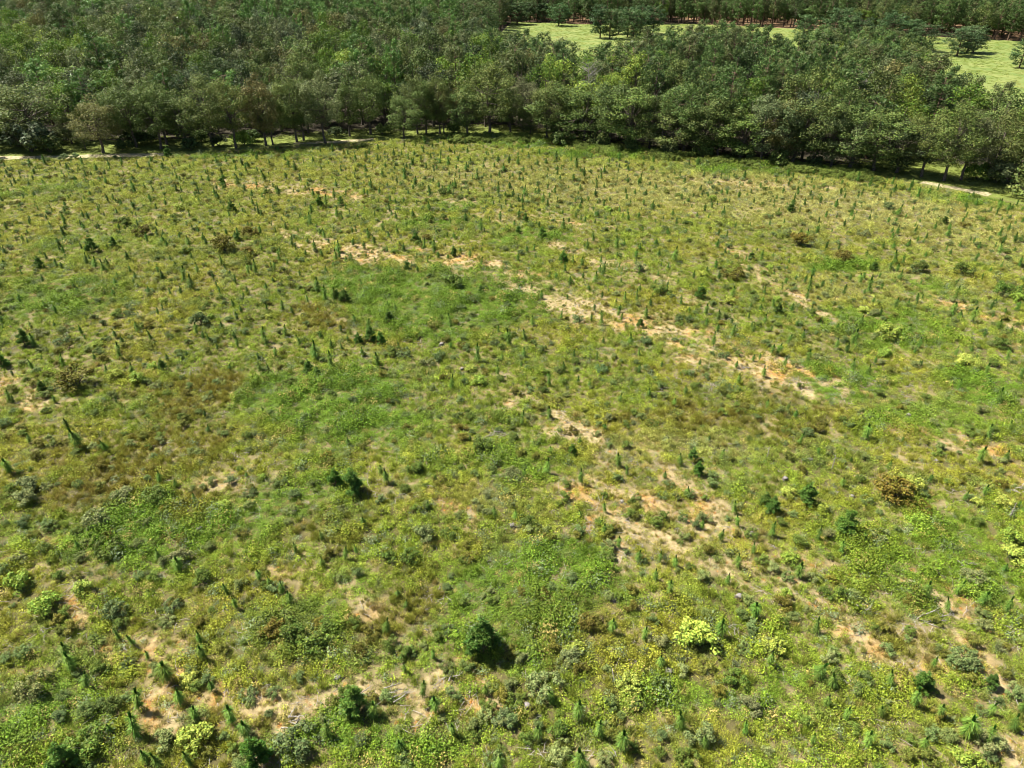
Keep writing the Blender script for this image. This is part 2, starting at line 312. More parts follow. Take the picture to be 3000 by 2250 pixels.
def sticks(r, n):
    b = MB()
    for _ in range(n):
        a = r.uniform(0, 6.28); p = np.array([r.normal(0, 0.35), r.normal(0, 0.35), r.uniform(0.05, 0.2)]); L = r.uniform(0.3, 1.1)
        d = np.array([math.cos(a), math.sin(a), r.normal(0, 0.12)]); m_ = p+d*L*0.5+r.normal(0, 0.05, 3)
        b.tube([p, m_, p+d*L], [0.02, 0.016, 0.006], 4, False)
    return b.mesh("sticks", M_dead)
P_STICK = [sticks(rr, k) for k in (3, 5, 8, 5)]

def field_points(dens0, seed, falloff=1.0, near=14, ymax=190):
    r = np.random.default_rng(seed); n = int(dens0*(260*(ymax-near)))
    x = r.uniform(-135, 125, n); y = r.uniform(near, ymax, n)
    px, py = proj(x, y, 0*x); d = np.hypot(x, y)
    keep = (px > -330) & (px < 3330) & (py < 2560) & (y < edge_y(x)+1.0) & (r.random(n) < np.minimum(1, (55.0/np.maximum(d, 30))**falloff))
    x, y = x[keep], y[keep]
    dd = np.minimum(dline(x, y, TR1), dline(x, y, TR2)); k = dd > 2.4
    return x[k], y[k], r
TR1 = P([(-400, 470), (0, 463), (180, 460), (400, 455), (500, 452), (620, 440), (780, 429), (930, 422), (1120, 408)]); TR2 = P([(2640, 522), (2745, 543), (2860, 563), (2960, 586), (3080, 612)])
def mixc(a, b, t): return a*(1-t[:, None])+np.asarray(b)[None]*t[:, None]
HG = np.array([0.138, 0.19, 0.018])
def cover_tint(x, y, r):
    n = len(x); L = Z_LUSH(x, y); D = Z_DARK(x, y); B = Z_BROWN(x, y); Pp = Z_PALE(x, y); O = orange(x, y)
    g = fbm(x, y, 9, 3); g2 = fbm(x, y, 2.2, 6)
    c = np.tile(HG, (n, 1)); c = mixc(c, (0.19, 0.20, 0.022), sstep(0.4, 0.7, g)); c = mixc(c, (0.11, 0.15, 0.03), sstep(0.45, 0.25, g2)*0.8)
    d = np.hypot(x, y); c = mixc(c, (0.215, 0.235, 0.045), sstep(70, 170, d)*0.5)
    c = mixc(c, (0.29, 0.27, 0.10), Pp*0.7); c = mixc(c, (0.088, 0.150, 0.014), np.clip(L*1.3, 0, 1)*0.95); c = mixc(c, (0.165, 0.125, 0.02), np.clip(B*1.2, 0, 1)*0.7*r.uniform(0.4, 1, n))
    c = mixc(c, (0.075, 0.085, 0.016), D*0.7); c = mixc(c, (0.42, 0.20, 0.05), np.clip(O, 0, 1)*0.55*r.random(n))
    k = r.random(n); k = np.where((L > 0.5) & (k > 0.955), 0.5, k); c = np.where((k < 0.07)[:, None], np.array([[0.12, 0.155, 0.075]]), c); c = np.where((k > 0.985)[:, None], np.array([[0.26, 0.28, 0.04]]), c)
    c = np.where(((k > 0.90) & (k < 0.955))[:, None], np.array([[0.24, 0.20, 0.06]]), c)
    return c*1.35*r.uniform(0.72, 1.25, (n, 1)), L, B, z_bare(x, y), D
x, y, r = field_points(11.5, 11, 0.85)
c, L, B, ba, D = cover_tint(x, y, r)
keep = r.random(len(x)) < np.clip(0.6+0.25*L+0.3*D-0.75*ba-0.3*B, 0.05, 1)*sstep(0.12, 0.42, fbm(x, y, 1.6, 2)+0.5*L+0.15)
x, y, c, L, D = x[keep], y[keep], c[keep], L[keep], D[keep]; n = len(x)
x2, y2, r2 = field_points(9.0, 19, 0.8); b2 = z_bare(x2, y2); k2 = r2.random(len(x2)) < 0.22+1.1*b2; x2, y2, b2 = x2[k2], y2[k2], b2[k2]; n2 = len(x2)
c2_ = cover_tint(x2, y2, r2)[0]*0.9; q2 = r2.random(n2); o2 = orange(x2, y2)
c2_ = np.where((q2 < 0.35*np.clip(b2*2.5, 0, 1))[:, None], np.array([[0.40, 0.32, 0.17]])*r2.uniform(0.7, 1.3, (n2, 1)), c2_); c2_ = np.where(((q2 > 0.8-0.9*o2) & (q2 < 0.97) & (b2 > 0.08))[:, None], np.array([[0.42, 0.20, 0.04]])*r2.uniform(0.6, 1.2, (n2, 1)), c2_)
big = (r.random(n) < 0.15+0.5*L+0.3*D); idx = np.where(big, r.integers(4, 8, n), r.integers(0, 4, n)); sc = r.uniform(0.45, 1.15, n)*(1+0.3*L)*(1+0.25*sstep(60, 160, np.hypot(x, y)))
mound = sstep(0.35, 0.75, fbm(x, y, 2.4, 4, 2)); sc = sc*(0.8+0.45*mound); sz_ = sc*(0.6+0.75*mound)
c = c*(0.85+0.3*vnoise(x, y, 1.1, 3))[:, None]
s2_ = r2.uniform(0.25, 0.6, n2)*(1+0.25*sstep(60, 160, np.hypot(x2, y2))); x = np.concatenate([x, x2]); y = np.concatenate([y, y2]); c = np.concatenate([c, c2_]); idx = np.concatenate([idx, r2.integers(0, 4, n2)]); sc = np.concatenate([sc, s2_]); sz_ = np.concatenate([sz_, s2_*0.6]); n = len(x)
scatter("ground_cover", "low leafy weeds and brambles growing thickly all over the clearing", "ground cover", np.stack([x, y, HZ(x, y)-0.02], 1), r.uniform(0, 6.28, n), np.stack([sc, sc, sz_], 1), idx, c, P_HERB)
NH = n
x, y, r = field_points(6.0, 12, 0.9)
c, L, B, ba, D = cover_tint(x, y, r)
keep = r.random(len(x)) < np.clip(0.6-0.35*L+0.1*ba+0.4*B-0.2*D, 0.05, 1)
x, y, c, L, B, ba = x[keep], y[keep], c[keep], L[keep], B[keep], ba[keep]; n = len(x)
c = mixc(c, (0.36, 0.31, 0.10), 0.04+0.38*r.random(n)*(1-L)*(0.7+0.8*Z_PALE(x, y))); c = mixc(c, (0.22, 0.175, 0.04), B*0.5); c = mixc(c, (0.42, 0.33, 0.15), ba*0.7)
idx = np.where(r.random(n) < 0.15+0.5*B, r.integers(4, 7, n), r.integers(0, 4, n)); sc = r.uniform(0.5, 1.1, n)*(1+0.2*sstep(60, 160, np.hypot(x, y)))*(1-0.45*ba)
scatter("grass", "olive and straw coloured grass tufts between the weeds of the clearing", "grass", np.stack([x, y, HZ(x, y)-0.02], 1), r.uniform(0, 6.28, n), sc, idx, c, P_TUFT)
NG = n
x, y, r = field_points(0.8, 13); ba = z_bare(x, y); keep = r.random(len(x)) < 0.16+0.6*ba+0.25*(fbm(x, y, 8, 5) > 0.58); x, y = x[keep], y[keep]; n = len(x)
scatter("twig_litter", "pale dead twigs left lying between the weeds", "twig litter", np.stack([x, y, HZ(x, y)], 1), r.uniform(0, 6.28, n), r.uniform(0.5, 1.3, n), r.integers(0, 4, n), np.ones((n, 3)), P_STICK)
# mown grass round the front trees
r = np.random.default_rng(21); n = 30000; x = r.uniform(-200, 135, n); y = r.uniform(120, 215, n); k = (y > edge_y(x)) & (y < wood_y(x)+6) & (dline(x, y, TR1) > 1.5) & (dline(x, y, TR2) > 1.4); x, y = x[k], y[k]; n = len(x)
c = np.tile([0.15, 0.18, 0.035], (n, 1))*r.uniform(0.6, 1.25, (n, 1))
scatter("grass_verge", "short yellow green grass under the front row of trees", "grass", np.stack([x, y, HZ(x, y)], 1), r.uniform(0, 6.28, n), np.stack([r.uniform(0.8, 1.6, n)]*2+[r.uniform(0.3, 0.6, n)], 1), r.integers(0, 4, n), c, P_TUFT)
print("cover", NH, NG)

# ------------------------------------------------------------------ plant models
def pine_sapling(r, h, w):
    st = MB(); z = np.linspace(0, 1, 5)*h; bend = r.normal(0, 0.03, 2)
    st.tube(np.stack([bend[0]*z, bend[1]*z, z], 1), np.linspace(0.028, 0.012, 5)*h/1.8, 5)
    b = MB(); n = int(520*h/1.8); t = 0.22+0.66*r.random(n)**0.9; gap = r.uniform(0, 6.28); B0 = np.stack([bend[0]*t*h, bend[1]*t*h, t*h], 1)
    a = r.uniform(0, 6.28, n); a = np.where(r.random(n) < 0.35, gap+r.normal(0, 0.9, n), a); up = -0.35+1.5*(t-0.15)+r.normal(0, 0.25, n); D = np.stack([np.cos(a), np.sin(a), up], 1)
    rad = w*0.5*(1.0-0.45*t+0.25*np.sin(t*9+r.uniform(0, 6)))*r.uniform(0.6, 1.3, n); b.blades(B0, D, rad*1.25*r.uniform(0.7, 1.2, n), 0.03, 0.55, r)
    le = MB(); n = int(110*h/1.8); t = 0.80+0.22*r.random(n); B0 = np.stack([bend[0]*t*h, bend[1]*t*h, t*h], 1); a = r.uniform(0, 6.28, n)
    D = np.stack([np.cos(a)*0.4, np.sin(a)*0.4, np.full(n, 1.0)], 1); le.blades(B0, D, w*0.26, 0.04, 0.0, r)
    return [("stem", st.mesh("stem", M_pbark), 0), ("needles", b.mesh("needles", M_need), 1), ("leader", le.mesh("leader", M_need), 2)]
def bushy_pine(r, h, w):
    st = MB(); z = np.linspace(0, 1, 6)*h; st.tube(np.stack([0*z, 0*z, z], 1), np.linspace(0.05, 0.015, 6), 5); b = MB()
    tips = [(0, 0, h, 0.3)]
    for k in range(6):
        zz_ = h*(0.12+0.14*k); rad = w*0.5*(1.05-0.14*k)
        for j in range(6-k//2):
            a = r.uniform(0, 6.28); p1 = np.array([math.cos(a)*rad, math.sin(a)*rad, zz_+rad*r.uniform(0.2, 0.5)])*r.uniform(0.8, 1.1); st.tube([(0, 0, zz_), p1*[.5, .5, 0]+[0, 0, (zz_+p1[2])/2-0.03], p1], [0.02, 0.014, 0.008], 4, False)
            for u in (0.5, 0.8, 1.0): tips.append((p1[0]*u, p1[1]*u, zz_+(p1[2]-zz_)*u, 0.26))
    for (x, y, z0, L) in tips:
        n = 55; D = sph(n, r); D[:, 2] = D[:, 2]*0.7+0.45; b.blades(np.tile([x, y, z0], (n, 1))+r.normal(0, 0.05, (n, 3)), D, L*h/2.6, 0.05, 0.2, r)
    return [("stem", st.mesh("stem", M_pbark), 0), ("needles", b.mesh("needles", M_need), 1)]
def shrub(r, rad, h, leaf, nb, per, stems=6):
    st = MB(); b = MB()
    for k in range(stems):
        a = r.uniform(0, 6.28); e = np.array([math.cos(a)*rad*0.6, math.sin(a)*rad*0.6, h*0.7]); st.tube([(0, 0, 0), e*0.5+r.normal(0, 0.05, 3), e], [0.035, 0.025, 0.01], 4, False)
    lob = [1+0.3*r.normal() for _ in range(6)]
    for k in range(nb):
        a = r.uniform(0, 6.28); q = r.random()**0.5; zc = r.uniform(0.25, 0.85)*h; rr_ = rad*lob[int(a) % 6]*math.sqrt(max(0.05, 1-(zc/h)**2)); c0 = np.array([math.cos(a)*q*rr_, math.sin(a)*q*rr_, zc])
        D = sph(per, r); D[:, 2] = np.abs(D[:, 2])*1.2-0.3; C = c0+D*r.uniform(0.5, 1.1, (per, 1))*rad*0.3; C[:, 2] = np.maximum(C[:, 2], 0.04); b.leaves(C, D+np.array([0, 0, .4])+r.normal(size=(per, 3))*0.5, leaf, 0.9, r)
    return [("stems", st.mesh("stems", M_bark), 0), ("foliage", b.mesh("foliage", M_leaf), 1)]
def broad_tree(r, h, w, base, leaf, nb, per, blob=0.13, shape=1.0, low=False):
    st = MB(); b = MB(); z = np.linspace(0, 0.72, 7)*h; lx = r.normal(0, 0.25, 2); wob = r.normal(0, 0.12, (7, 2)); wob[0] = 0
    tp = np.stack([lx[0]*z/h*2+wob[:, 0], lx[1]*z/h*2+wob[:, 1], z], 1); st.tube(tp, np.array([0.030, 0.023, 0.020, 0.017, 0.013, 0.009, 0.004])*h*0.75, 7)
    zc = (base+h)/2; rz = (h-base)/2; lob = 1+0.22*r.normal(size=8); C0 = []
    for k in range(nb):
        d = sph(1, r)[0]; d[2] = d[2]*0.9+0.12; q = r.uniform(0.5, 1.0)**0.6; a = int((math.atan2(d[1], d[0])+math.pi)/6.2832*7.99)
        up = (d[2]+1)/2; f = 1-0.25*max(0, d[2])**2 if not low else 1
        C0.append(np.array([d[0]*w/2*q*lob[a]*f, d[1]*w/2*q*lob[a]*f, zc+d[2]*rz*q*shape*(0.9+0.2*lob[(a+3) % 8]-0.1)]))
    C0 = np.array(C0); R0 = blob*w*r.uniform(0.65, 1.3, nb)
    for k in r.choice(nb, min(nb, 22), False):
        s = tp[r.integers(2, 6)]; e = C0[k]; mid = (s+e)/2+np.array([0, 0, 0.3]); st.tube([s, mid, e], [0.10*h/16, 0.06*h/16, 0.02], 4, False)
    for k in range(nb):
        n = int(per*(R0[k]/(blob*w))**2); D = sph(n, r); D[:, 2] = D[:, 2]*0.85+0.18
        C = C0[k]+D*R0[k]*r.uniform(0.68, 1.10, (n, 1))*np.array([0.95, 0.95, 0.95]); b.leaves(C, D+np.array([0, 0, .25])+r.normal(size=(n, 3))*0.5, leaf, 0.95, r)
    return [("trunk", st.mesh("trunk", M_bark, True), 0), ("crown", b.mesh("crown", M_leaf), 1)]
def pine_tree(r, h, w, base, more=0):
    st = MB(); b = MB(); z = np.linspace(0, 0.97, 7)*h; st.tube(np.stack([0.1*np.sin(z*.4), 0*z, z], 1), np.linspace(0.020, 0.003, 7)*h, 6)
    lev = np.linspace(base, h*0.95, 11)+r.normal(0, 0.25, 11)
    for i, zb in enumerate(lev):
        t = (zb-base)/(h-base); rad = w/2*math.sqrt(max(0.03, 1-(abs(t-0.42)/0.62)**2.2))*r.uniform(0.8, 1.1)
        for j in range((5 if t < 0.8 else 3)+more):
            a = r.uniform(0, 6.28); L = rad*r.uniform(0.6, 1.15); e = np.array([math.cos(a)*L, math.sin(a)*L, zb+L*r.uniform(0.15, 0.6)]); st.tube([(0, 0, zb), e*[.5, .5, 0]+[0, 0, (zb+e[2])/2], e], [0.06, 0.04, 0.015], 4, False)
            for u in (0.55, 0.85, 1.0):
                n = 26; c0 = np.array([e[0]*u, e[1]*u, zb+(e[2]-zb)*u]); D = sph(n, r); D[:, 2] += 0.3
                C = c0+D*r.uniform(0.3, 0.85, (n, 1)); b.leaves(C, D+r.normal(size=(n, 3))*0.4, 0.62, 0.45, r)
    return [("trunk", st.mesh("trunk", M_pbark, True), 0), ("crown", b.mesh("crown", M_need), 1)]
rr = np.random.default_rng(31)
K_SAP = [pine_sapling(rr, 1.9, w) for w in (1.05, 0.8, 0.9, 1.15, 1.0, 0.75, 1.0, 0.85)]
K_BUSHP = [bushy_pine(rr, 2.6, 1.7) for _ in range(4)]
K_SHR = [shrub(rr, 0.85, 1.15, 0.13, 26, 60) for _ in range(5)]
K_SUM = [shrub(rr, 0.75, 0.85, 0.13, 30, 55, 8) for _ in range(4)]
K_OAK = [broad_tree(rr, 17, 11.5, 2.2, 0.33, 88, 125, 0.108) for _ in range(5)]
K_OAKL = [broad_tree(rr, 15, 9, 0.8, 0.34, 70, 115, 0.125, low=True) for _ in range(4)]
K_BRD = [broad_tree(rr, 15.5, 8.2, 3.0, 0.42, 42, 85, 0.155) for _ in range(7)]
K_PIN = [pine_tree(rr, 16.5, 7.0, 4.2) for _ in range(5)]; K_PINO = [pine_tree(rr, 15, 9.5, 1.8, 3) for _ in range(4)]
K_EDG = [shrub(rr, 1.6, 2.0, 0.26, 36, 55, 8) for _ in range(4)]

LABELS = {}
def solo(name, kit, x, y, z, rz, s, tint, label, cat, group=None, parts=True, stx=(1, 1, 1), tint2=None):
    e = bpy.data.objects.new(name, None); e.location = (x, y, z); e.rotation_euler = (0, 0, rz); e.scale = (s*stx[0], s*stx[1], s*stx[2]); e.empty_display_size = 0.3; link(e)
    e["label"] = label; e["category"] = cat
    if group: e["group"] = group
    for nm, me, role in kit:
        o = bpy.data.objects.new(nm, me); link(o, e)
        if role: o["tint"] = [float(v) for v in (tint if role == 1 or tint2 is None else tint2)]+[1.0]
    return e
AUTO = []; LMF = []; LMW = []
def auto(e, look, x, y, z, wood=False):
    a, b = proj(x, y, z); AUTO.append((e, look, float(a), float(b), wood))

# ------------------------------------------------------------------ shrubs and young pines read off the photo
OCC = []
def occ(x, y, rad): OCC.append((x, y, rad))
def col_j(c, r, a=0.15): return np.clip(np.array(c)*(1+r.normal(0, a))*(1+r.normal(0, 0.04, 3)), 0.005, 0.6)
rs = np.random.default_rng(41)
SUM_L = {(2040, 1875): "largest bright yellow green bush, right of centre in the lower field", (2265, 1900): "compact lime green bush right of the largest yellow bush", (1850, 2015): "pale yellow bush in the lower middle, below the largest yellow bush",
    (652, 1490): "small round yellow bush in the orange brown grass on the left", (575, 2165): "yellow green bush among young pines at the bottom left", (2830, 2245): "yellow green bush at the bottom right corner",
    (240, 1735): "small pale yellow bush near the left edge above the bare patch", (2310, 1640): "round lime bush on the sandy strip at lower right", (2935, 1480): "round lime green bush close to the right edge, at mid height"}
SUM_S = {(2040, 1875): "the largest yellow green bush", (2265, 1900): "the compact lime bush", (1850, 2015): "the pale yellow bush in the lower middle", (652, 1490): "the yellow bush in orange grass", (575, 2165): "the bottom left yellow green bush",
    (2830, 2245): "the bottom right yellow green bush", (240, 1735): "the small pale yellow bush", (2310, 1640): "the lime bush on the sandy strip", (2935, 1480): "the round right edge bush"}
for (cx, cy, wd) in [(652, 1490, 40), (240, 1735, 50), (135, 1785, 62), (60, 1720, 60), (575, 2165, 75), (560, 1995, 50), (2040, 1875, 98), (2265, 1900, 55), (1850, 2015, 72), (2310, 1640, 48), (2305, 1450, 42), (2402, 1490, 36), (2665, 1425, 62), (2690, 1530, 48), (2935, 1480, 48),
    (2950, 1585, 56), (2985, 1645, 66), (2830, 2245, 66), (2510, 1712, 34), (1685, 1900, 46), (1555, 1895, 38), (405, 1122, 44), (345, 1112, 38), (452, 1088, 32), (485, 892, 26), (590, 932, 24), (620, 936, 22), (2600, 992, 58), (2590, 1046, 34), (2830, 1075, 46), (2530, 915, 28), (2055, 818, 28),
    (2135, 896, 34), (2255, 792, 24), (2980, 878, 30), (1405, 1122, 42), (1375, 1080, 34), (1215, 978, 28), (525, 612, 26), (616, 672, 20), (465, 818, 22), (2085, 590, 26), (2640, 555, 22), (2760, 606, 22), (1780, 622, 24), (790, 930, 22), (290, 1022, 24), (60, 850, 24), (770, 1402, 26), (2275, 890, 26), (2300, 1740, 34), (2860, 1475, 30)]:
    g = G(cx, cy); d = math.hypot(g[0], g[1], CAMH); wm = wd*d/FOC; s = wm/1.5; r0 = rs
    lab = SUM_L.get((cx, cy))
    e = solo("sumac_bush", K_SUM[rs.integers(4)], g[0], g[1], float(HZ(*g)), rs.uniform(0, 6.28), s*1.05, col_j((0.27, 0.32, 0.055) if rs.random() < 0.5 else (0.20, 0.28, 0.04), rs, 0.08), lab, "bush", "yellow green bushes in the clearing"); (LMF.append((cx, cy, SUM_S[(cx, cy)])) if lab else auto(e, ("broad " if wd > 55 else "small " if wd < 32 else "")+"yellow green bush", g[0], g[1], .5)); occ(g[0], g[1], wm/2)
SHR_L = {(870, 2190): "large rounded blue green shrub beside the stump near the bottom, left of centre", (340, 1800): "isolated round dark blue green shrub on the bare patch at lower left", (1470, 2105): "small blue green shrub left of the flat topped stump at the bottom",
    (2825, 1945): "dark blue green shrub on the sandy slope at lower right", (1245, 1580): "grey green shrub with a dark underside, centre left of the lower field", (370, 1465): "round grey green shrub among weeds at mid left", (250, 2195): "dark shrub at the bottom left corner", (2200, 2070): "lone grey green shrub low in the right half"}
SHR_S = {(870, 2190): "the large blue green shrub", (340, 1800): "the round dark shrub at lower left", (1470, 2105): "the small blue green bottom shrub", (2825, 1945): "the dark shrub on the sandy slope", (1245, 1580): "the grey green shrub with dark underside",
    (370, 1465): "the round grey green shrub at mid left", (250, 2195): "the dark bottom left shrub", (2200, 2070): "the lone grey green shrub"}
BLU = (0.095, 0.135, 0.045); DGR = (0.085, 0.125, 0.02); OLV = (0.115, 0.10, 0.016); GRY = (0.15, 0.175, 0.06)
shr = [(870, 2190, 96, BLU), (340, 1800, 62, BLU), (250, 2195, 92, DGR), (1245, 1580, 72, GRY), (1318, 1575, 48, DGR), (1545, 1545, 58, DGR), (1470, 2105, 56, BLU), (1060, 2165, 42, BLU), (1500, 1408, 52, GRY), (1415, 1325, 62, DGR), (370, 1465, 58, GRY), (460, 1470, 70, DGR), (290, 1545, 66, GRY),
    (100, 1445, 62, GRY), (85, 1480, 62, GRY), (70, 1545, 40, BLU), (100, 2030, 74, GRY), (490, 2165, 62, GRY), (2200, 2070, 64, GRY), (2825, 1945, 72, BLU), (2700, 2005, 46, BLU), (2570, 1580, 56, GRY), (2425, 1570, 42, GRY), (1590, 2020, 90, GRY), (1675, 1925, 62, GRY), (1930, 1888, 56, GRY), (860, 1870, 90, DGR), (920, 1895, 80, DGR),
    (800, 1855, 70, OLV), (960, 1850, 60, DGR), (1085, 1850, 52, OLV), (1040, 1830, 40, DGR), (1720, 1832, 58, OLV), (2295, 1775, 54, OLV), (2620, 1450, 100, OLV), (2700, 1490, 50, OLV), (230, 1140, 96, OLV), (660, 738, 62, OLV), (725, 748, 44, OLV), (545, 745, 34, DGR), (735, 690, 40, OLV), (370, 655, 36, DGR), (395, 672, 26, DGR), (425, 690, 46, OLV),
    (1300, 645+0, 30, DGR), (1325, 835, 66, DGR), (1370, 872, 36, OLV), (1150, 1030, 44, DGR), (1350, 1260, 36, OLV), (1220, 1390, 50, DGR), (2340, 715, 56, OLV), (2150, 820, 56, OLV), (2470, 760, 50, OLV), (2820, 668, 26, OLV), (2600, 620, 30, BLU), (2555, 725, 24, DGR), (2530, 690, 30, GRY), (2300, 690, 34, GRY), (1190, 1915, 52, DGR), (330, 2070, 50, DGR), (175, 2100, 44, BLU),
    (700, 1170, 30, DGR), (845, 1120, 34, DGR), (1205, 1645, 60, DGR), (1140, 1640, 50, DGR), (1380, 1370, 20, DGR), (1780, 1230, 36, GRY), (1910, 1245, 34, DGR), (1675, 1265, 36, OLV), (1500, 1262+0, 30, DGR), (2420, 1740, 44, DGR), (2470, 1740, 44, DGR), (2060, 1520, 46, GRY), (2340, 1590, 44, DGR), (2640, 1410, 30, DGR), (2850, 1700, 60, GRY), (2880, 1840, 40, GRY), (1940, 1520, 40, DGR), (1690, 940, 40, BLU),
    (1760, 1085, 44, BLU), (1890, 1010, 36, BLU), (1870, 800, 40, GRY), (1940, 870, 50, DGR), (2400, 1065, 44, GRY), (2930, 1020, 44, DGR), (2940, 860, 60, DGR), (2820, 800, 46, DGR), (2700, 790, 40, DGR), (1280, 1045, 44, BLU), (1250, 1060, 40, GRY), (1185, 1035, 44, BLU), (590, 935+20, 50, BLU), (190, 1010, 40, BLU), (120, 985, 36, GRY), (2890, 2190, 60, GRY), (2060, 2170, 80, GRY), (2150, 1990, 60, DGR), (2010, 2230, 60, DGR),
    (1760, 630, 26, GRY), (1480, 740, 22, GRY), (2010, 665, 26, DGR), (2110, 668, 24, DGR), (1250, 700, 26, OLV), (1110, 620, 24, DGR), (190, 470, 26, BLU), (222, 466, 22, BLU), (135, 478, 22, DGR), (2340, 1140, 22, DGR), (780, 570, 26, DGR), (1300, 572, 34, DGR), (860, 612, 24, GRY), (2680, 790, 30, BLU), (1545, 2160, 44, DGR), (1755, 1480+60, 30, DGR), (1640, 2140, 60, DGR), (2440, 1990, 52, DGR), (600, 1700, 60, DGR), (330, 1620, 66, DGR), (530, 1640, 54, GRY), (60, 1650, 46, GRY)]
for (cx, cy, wd, cc) in shr:
    g = G(cx, cy); d = math.hypot(g[0], g[1], CAMH); wm = wd*d/FOC; s = wm/1.75
    nmc = {BLU: "blue green", DGR: "dark green", OLV: "dark olive brown", GRY: "grey green"}[cc]
    lab = SHR_L.get((cx, cy))
    e = solo("shrub", K_SHR[rs.integers(5)], g[0], g[1], float(HZ(*g)), rs.uniform(0, 6.28), s, col_j(cc, rs, 0.1), lab, "shrub", "rounded shrubs in the clearing", stx=(1, 1, rs.uniform(0.75, 1.05))); (LMF.append((cx, cy, SHR_S[(cx, cy)])) if lab else auto(e, ("broad " if wd > 62 else "small " if wd < 36 else "")+nmc+" shrub", g[0], g[1], .5)); occ(g[0], g[1], wm/2)
BP_L = {(1415, 1905): "largest dark young pine with many branches, lower middle of the clearing", (1035, 1445): "tall dark young pine, right one of a pair at mid left", (985, 1425): "young pine, left one of a pair at mid left", (750, 2235): "bright green young pine at the bottom, beside the broken stump",
    (190, 2240): "wide shaggy young pine at the bottom left corner", (1040, 2080): "dark bushy young pine low in the left half", (938, 606): "bright green rounded young pine in the upper left of the clearing", (1675, 1338): "small rounded bright green young pine near an orange bare patch", (2478, 1560): "slender two topped young pine right of the sandy strip"}
BP_S = {(1415, 1905): "the largest dark young pine", (1035, 1445): "the pair of tall young pines", (985, 1425): "the left pine of the pair", (750, 2235): "the bright green bottom pine", (190, 2240): "the shaggy corner pine", (1040, 2080): "the dark bushy lower pine", (938, 606): "the bright green upper left pine",
    (1675, 1338): "the small rounded bright pine", (2478, 1560): "the two topped young pine"}
for (cx, cy, ph) in [(1415, 1905, 118), (1035, 1445, 84), (985, 1425, 62), (750, 2235, 78), (190, 2240, 74), (1040, 2080, 72), (938, 606, 42), (680, 618, 40), (1675, 1338, 42), (2478, 1560, 74), (2362, 1475, 70), (2262, 1500, 54), (2240, 1480, 46), (2045, 1390, 46), (2030, 1345, 40), (2275, 930, 40), (75, 1015, 52), (10, 1080, 48), (1085, 992, 54), (1115, 1000, 44), (1050, 1000, 40),
    (1140, 940, 48), (1540, 658, 36), (1590, 705, 42), (1520, 688, 30), (1650, 778, 46), (1218, 704, 34), (1330, 752, 34), (1010, 880, 50), (990, 872, 36), (2315, 628, 34), (2765, 660, 26), (905, 1090, 50), (930, 1100, 40), (272, 740, 50), (118, 785, 36), (335, 728, 34), (700, 705, 32), (495, 462, 36), (650, 545, 30), (2050, 880, 48), (2700, 2020, 54), (1875, 960, 34), (1195, 790, 36), (1000, 600+0, 30), (2900, 2010, 40), (2560, 785, 34), (480, 1090, 40), (130, 1155, 36), (1410, 860, 30), (2200, 765, 30)]:
    g = G(cx, cy); d = math.hypot(g[0], g[1], CAMH); vis = math.cos(math.asin(CAMH/d)); hm = ph*d/FOC/max(vis, 0.4); s = min(hm, 4.2)/3.3
    lab = BP_L.get((cx, cy))
    e = solo("young_pine", K_BUSHP[rs.integers(4)], g[0], g[1], float(HZ(*g)), rs.uniform(0, 6.28), s, col_j((0.085, 0.155, 0.022) if (cx, cy) in ((938, 606), (1675, 1338), (750, 2235)) else (0.09, 0.17, 0.028), rs, 0.12), lab, "young pine", "bushy young pines in the clearing"); (LMF.append((cx, cy, BP_S[(cx, cy)])) if lab else auto(e, ("large " if ph > 60 else "small " if ph < 36 else "")+"bushy young pine", g[0], g[1], 1)); occ(g[0], g[1], 0.8*s)

# ------------------------------------------------------------------ stumps, branch piles, snags
def stump_kit(r, rad, h):
    b = MB(); n = 14; th = np.arange(n)*2*math.pi/n; pr = 1+0.12*r.normal(size=n); V = []
    for z, k in ((-0.15, 1.5), (0.03, 1.25), (0.12, 1.05), (h, 1.0)): V.append(np.stack([np.cos(th)*rad*k*pr, np.sin(th)*rad*k*pr, np.full(n, z)+(0.03*r.normal(size=n) if z == h else 0)], 1))
    V = np.concatenate(V); F = [(i*n+j, i*n+(j+1) % n, (i+1)*n+(j+1) % n, (i+1)*n+j) for i in range(3) for j in range(n)]; b.add(V, F)
    for k in range(5):
        a = r.uniform(0, 6.28); b.tube([(math.cos(a)*rad*.8, math.sin(a)*rad*.8, 0.12), (math.cos(a)*rad*1.6, math.sin(a)*rad*1.6, 0.05), (math.cos(a)*rad*2.3, math.sin(a)*rad*2.3, -0.06)], [rad*.3, rad*.2, rad*.08], 5)
    t = MB(); top = V[-n:]*[0.93, 0.93, 1]+[0, 0, 0.02]; t.add(np.concatenate([top, top-[0, 0, 0.05], [[0, 0, h+0.02]]]), [(j, (j+1) % n, 2*n) for j in range(n)]); t.F.setdefault(4, []).append(np.array([(j+n, (j+1) % n+n, (j+1) % n, j) for j in range(n)]))
    return [("bark", b.mesh("bark", M_stump, True), 0), ("cut_face", t.mesh("cut_face", M_cut), 0)]
K_ST = [stump_kit(rs, 0.3, 0.38), stump_kit(rs, 0.27, 0.25), stump_kit(rs, 0.34, 0.3)]
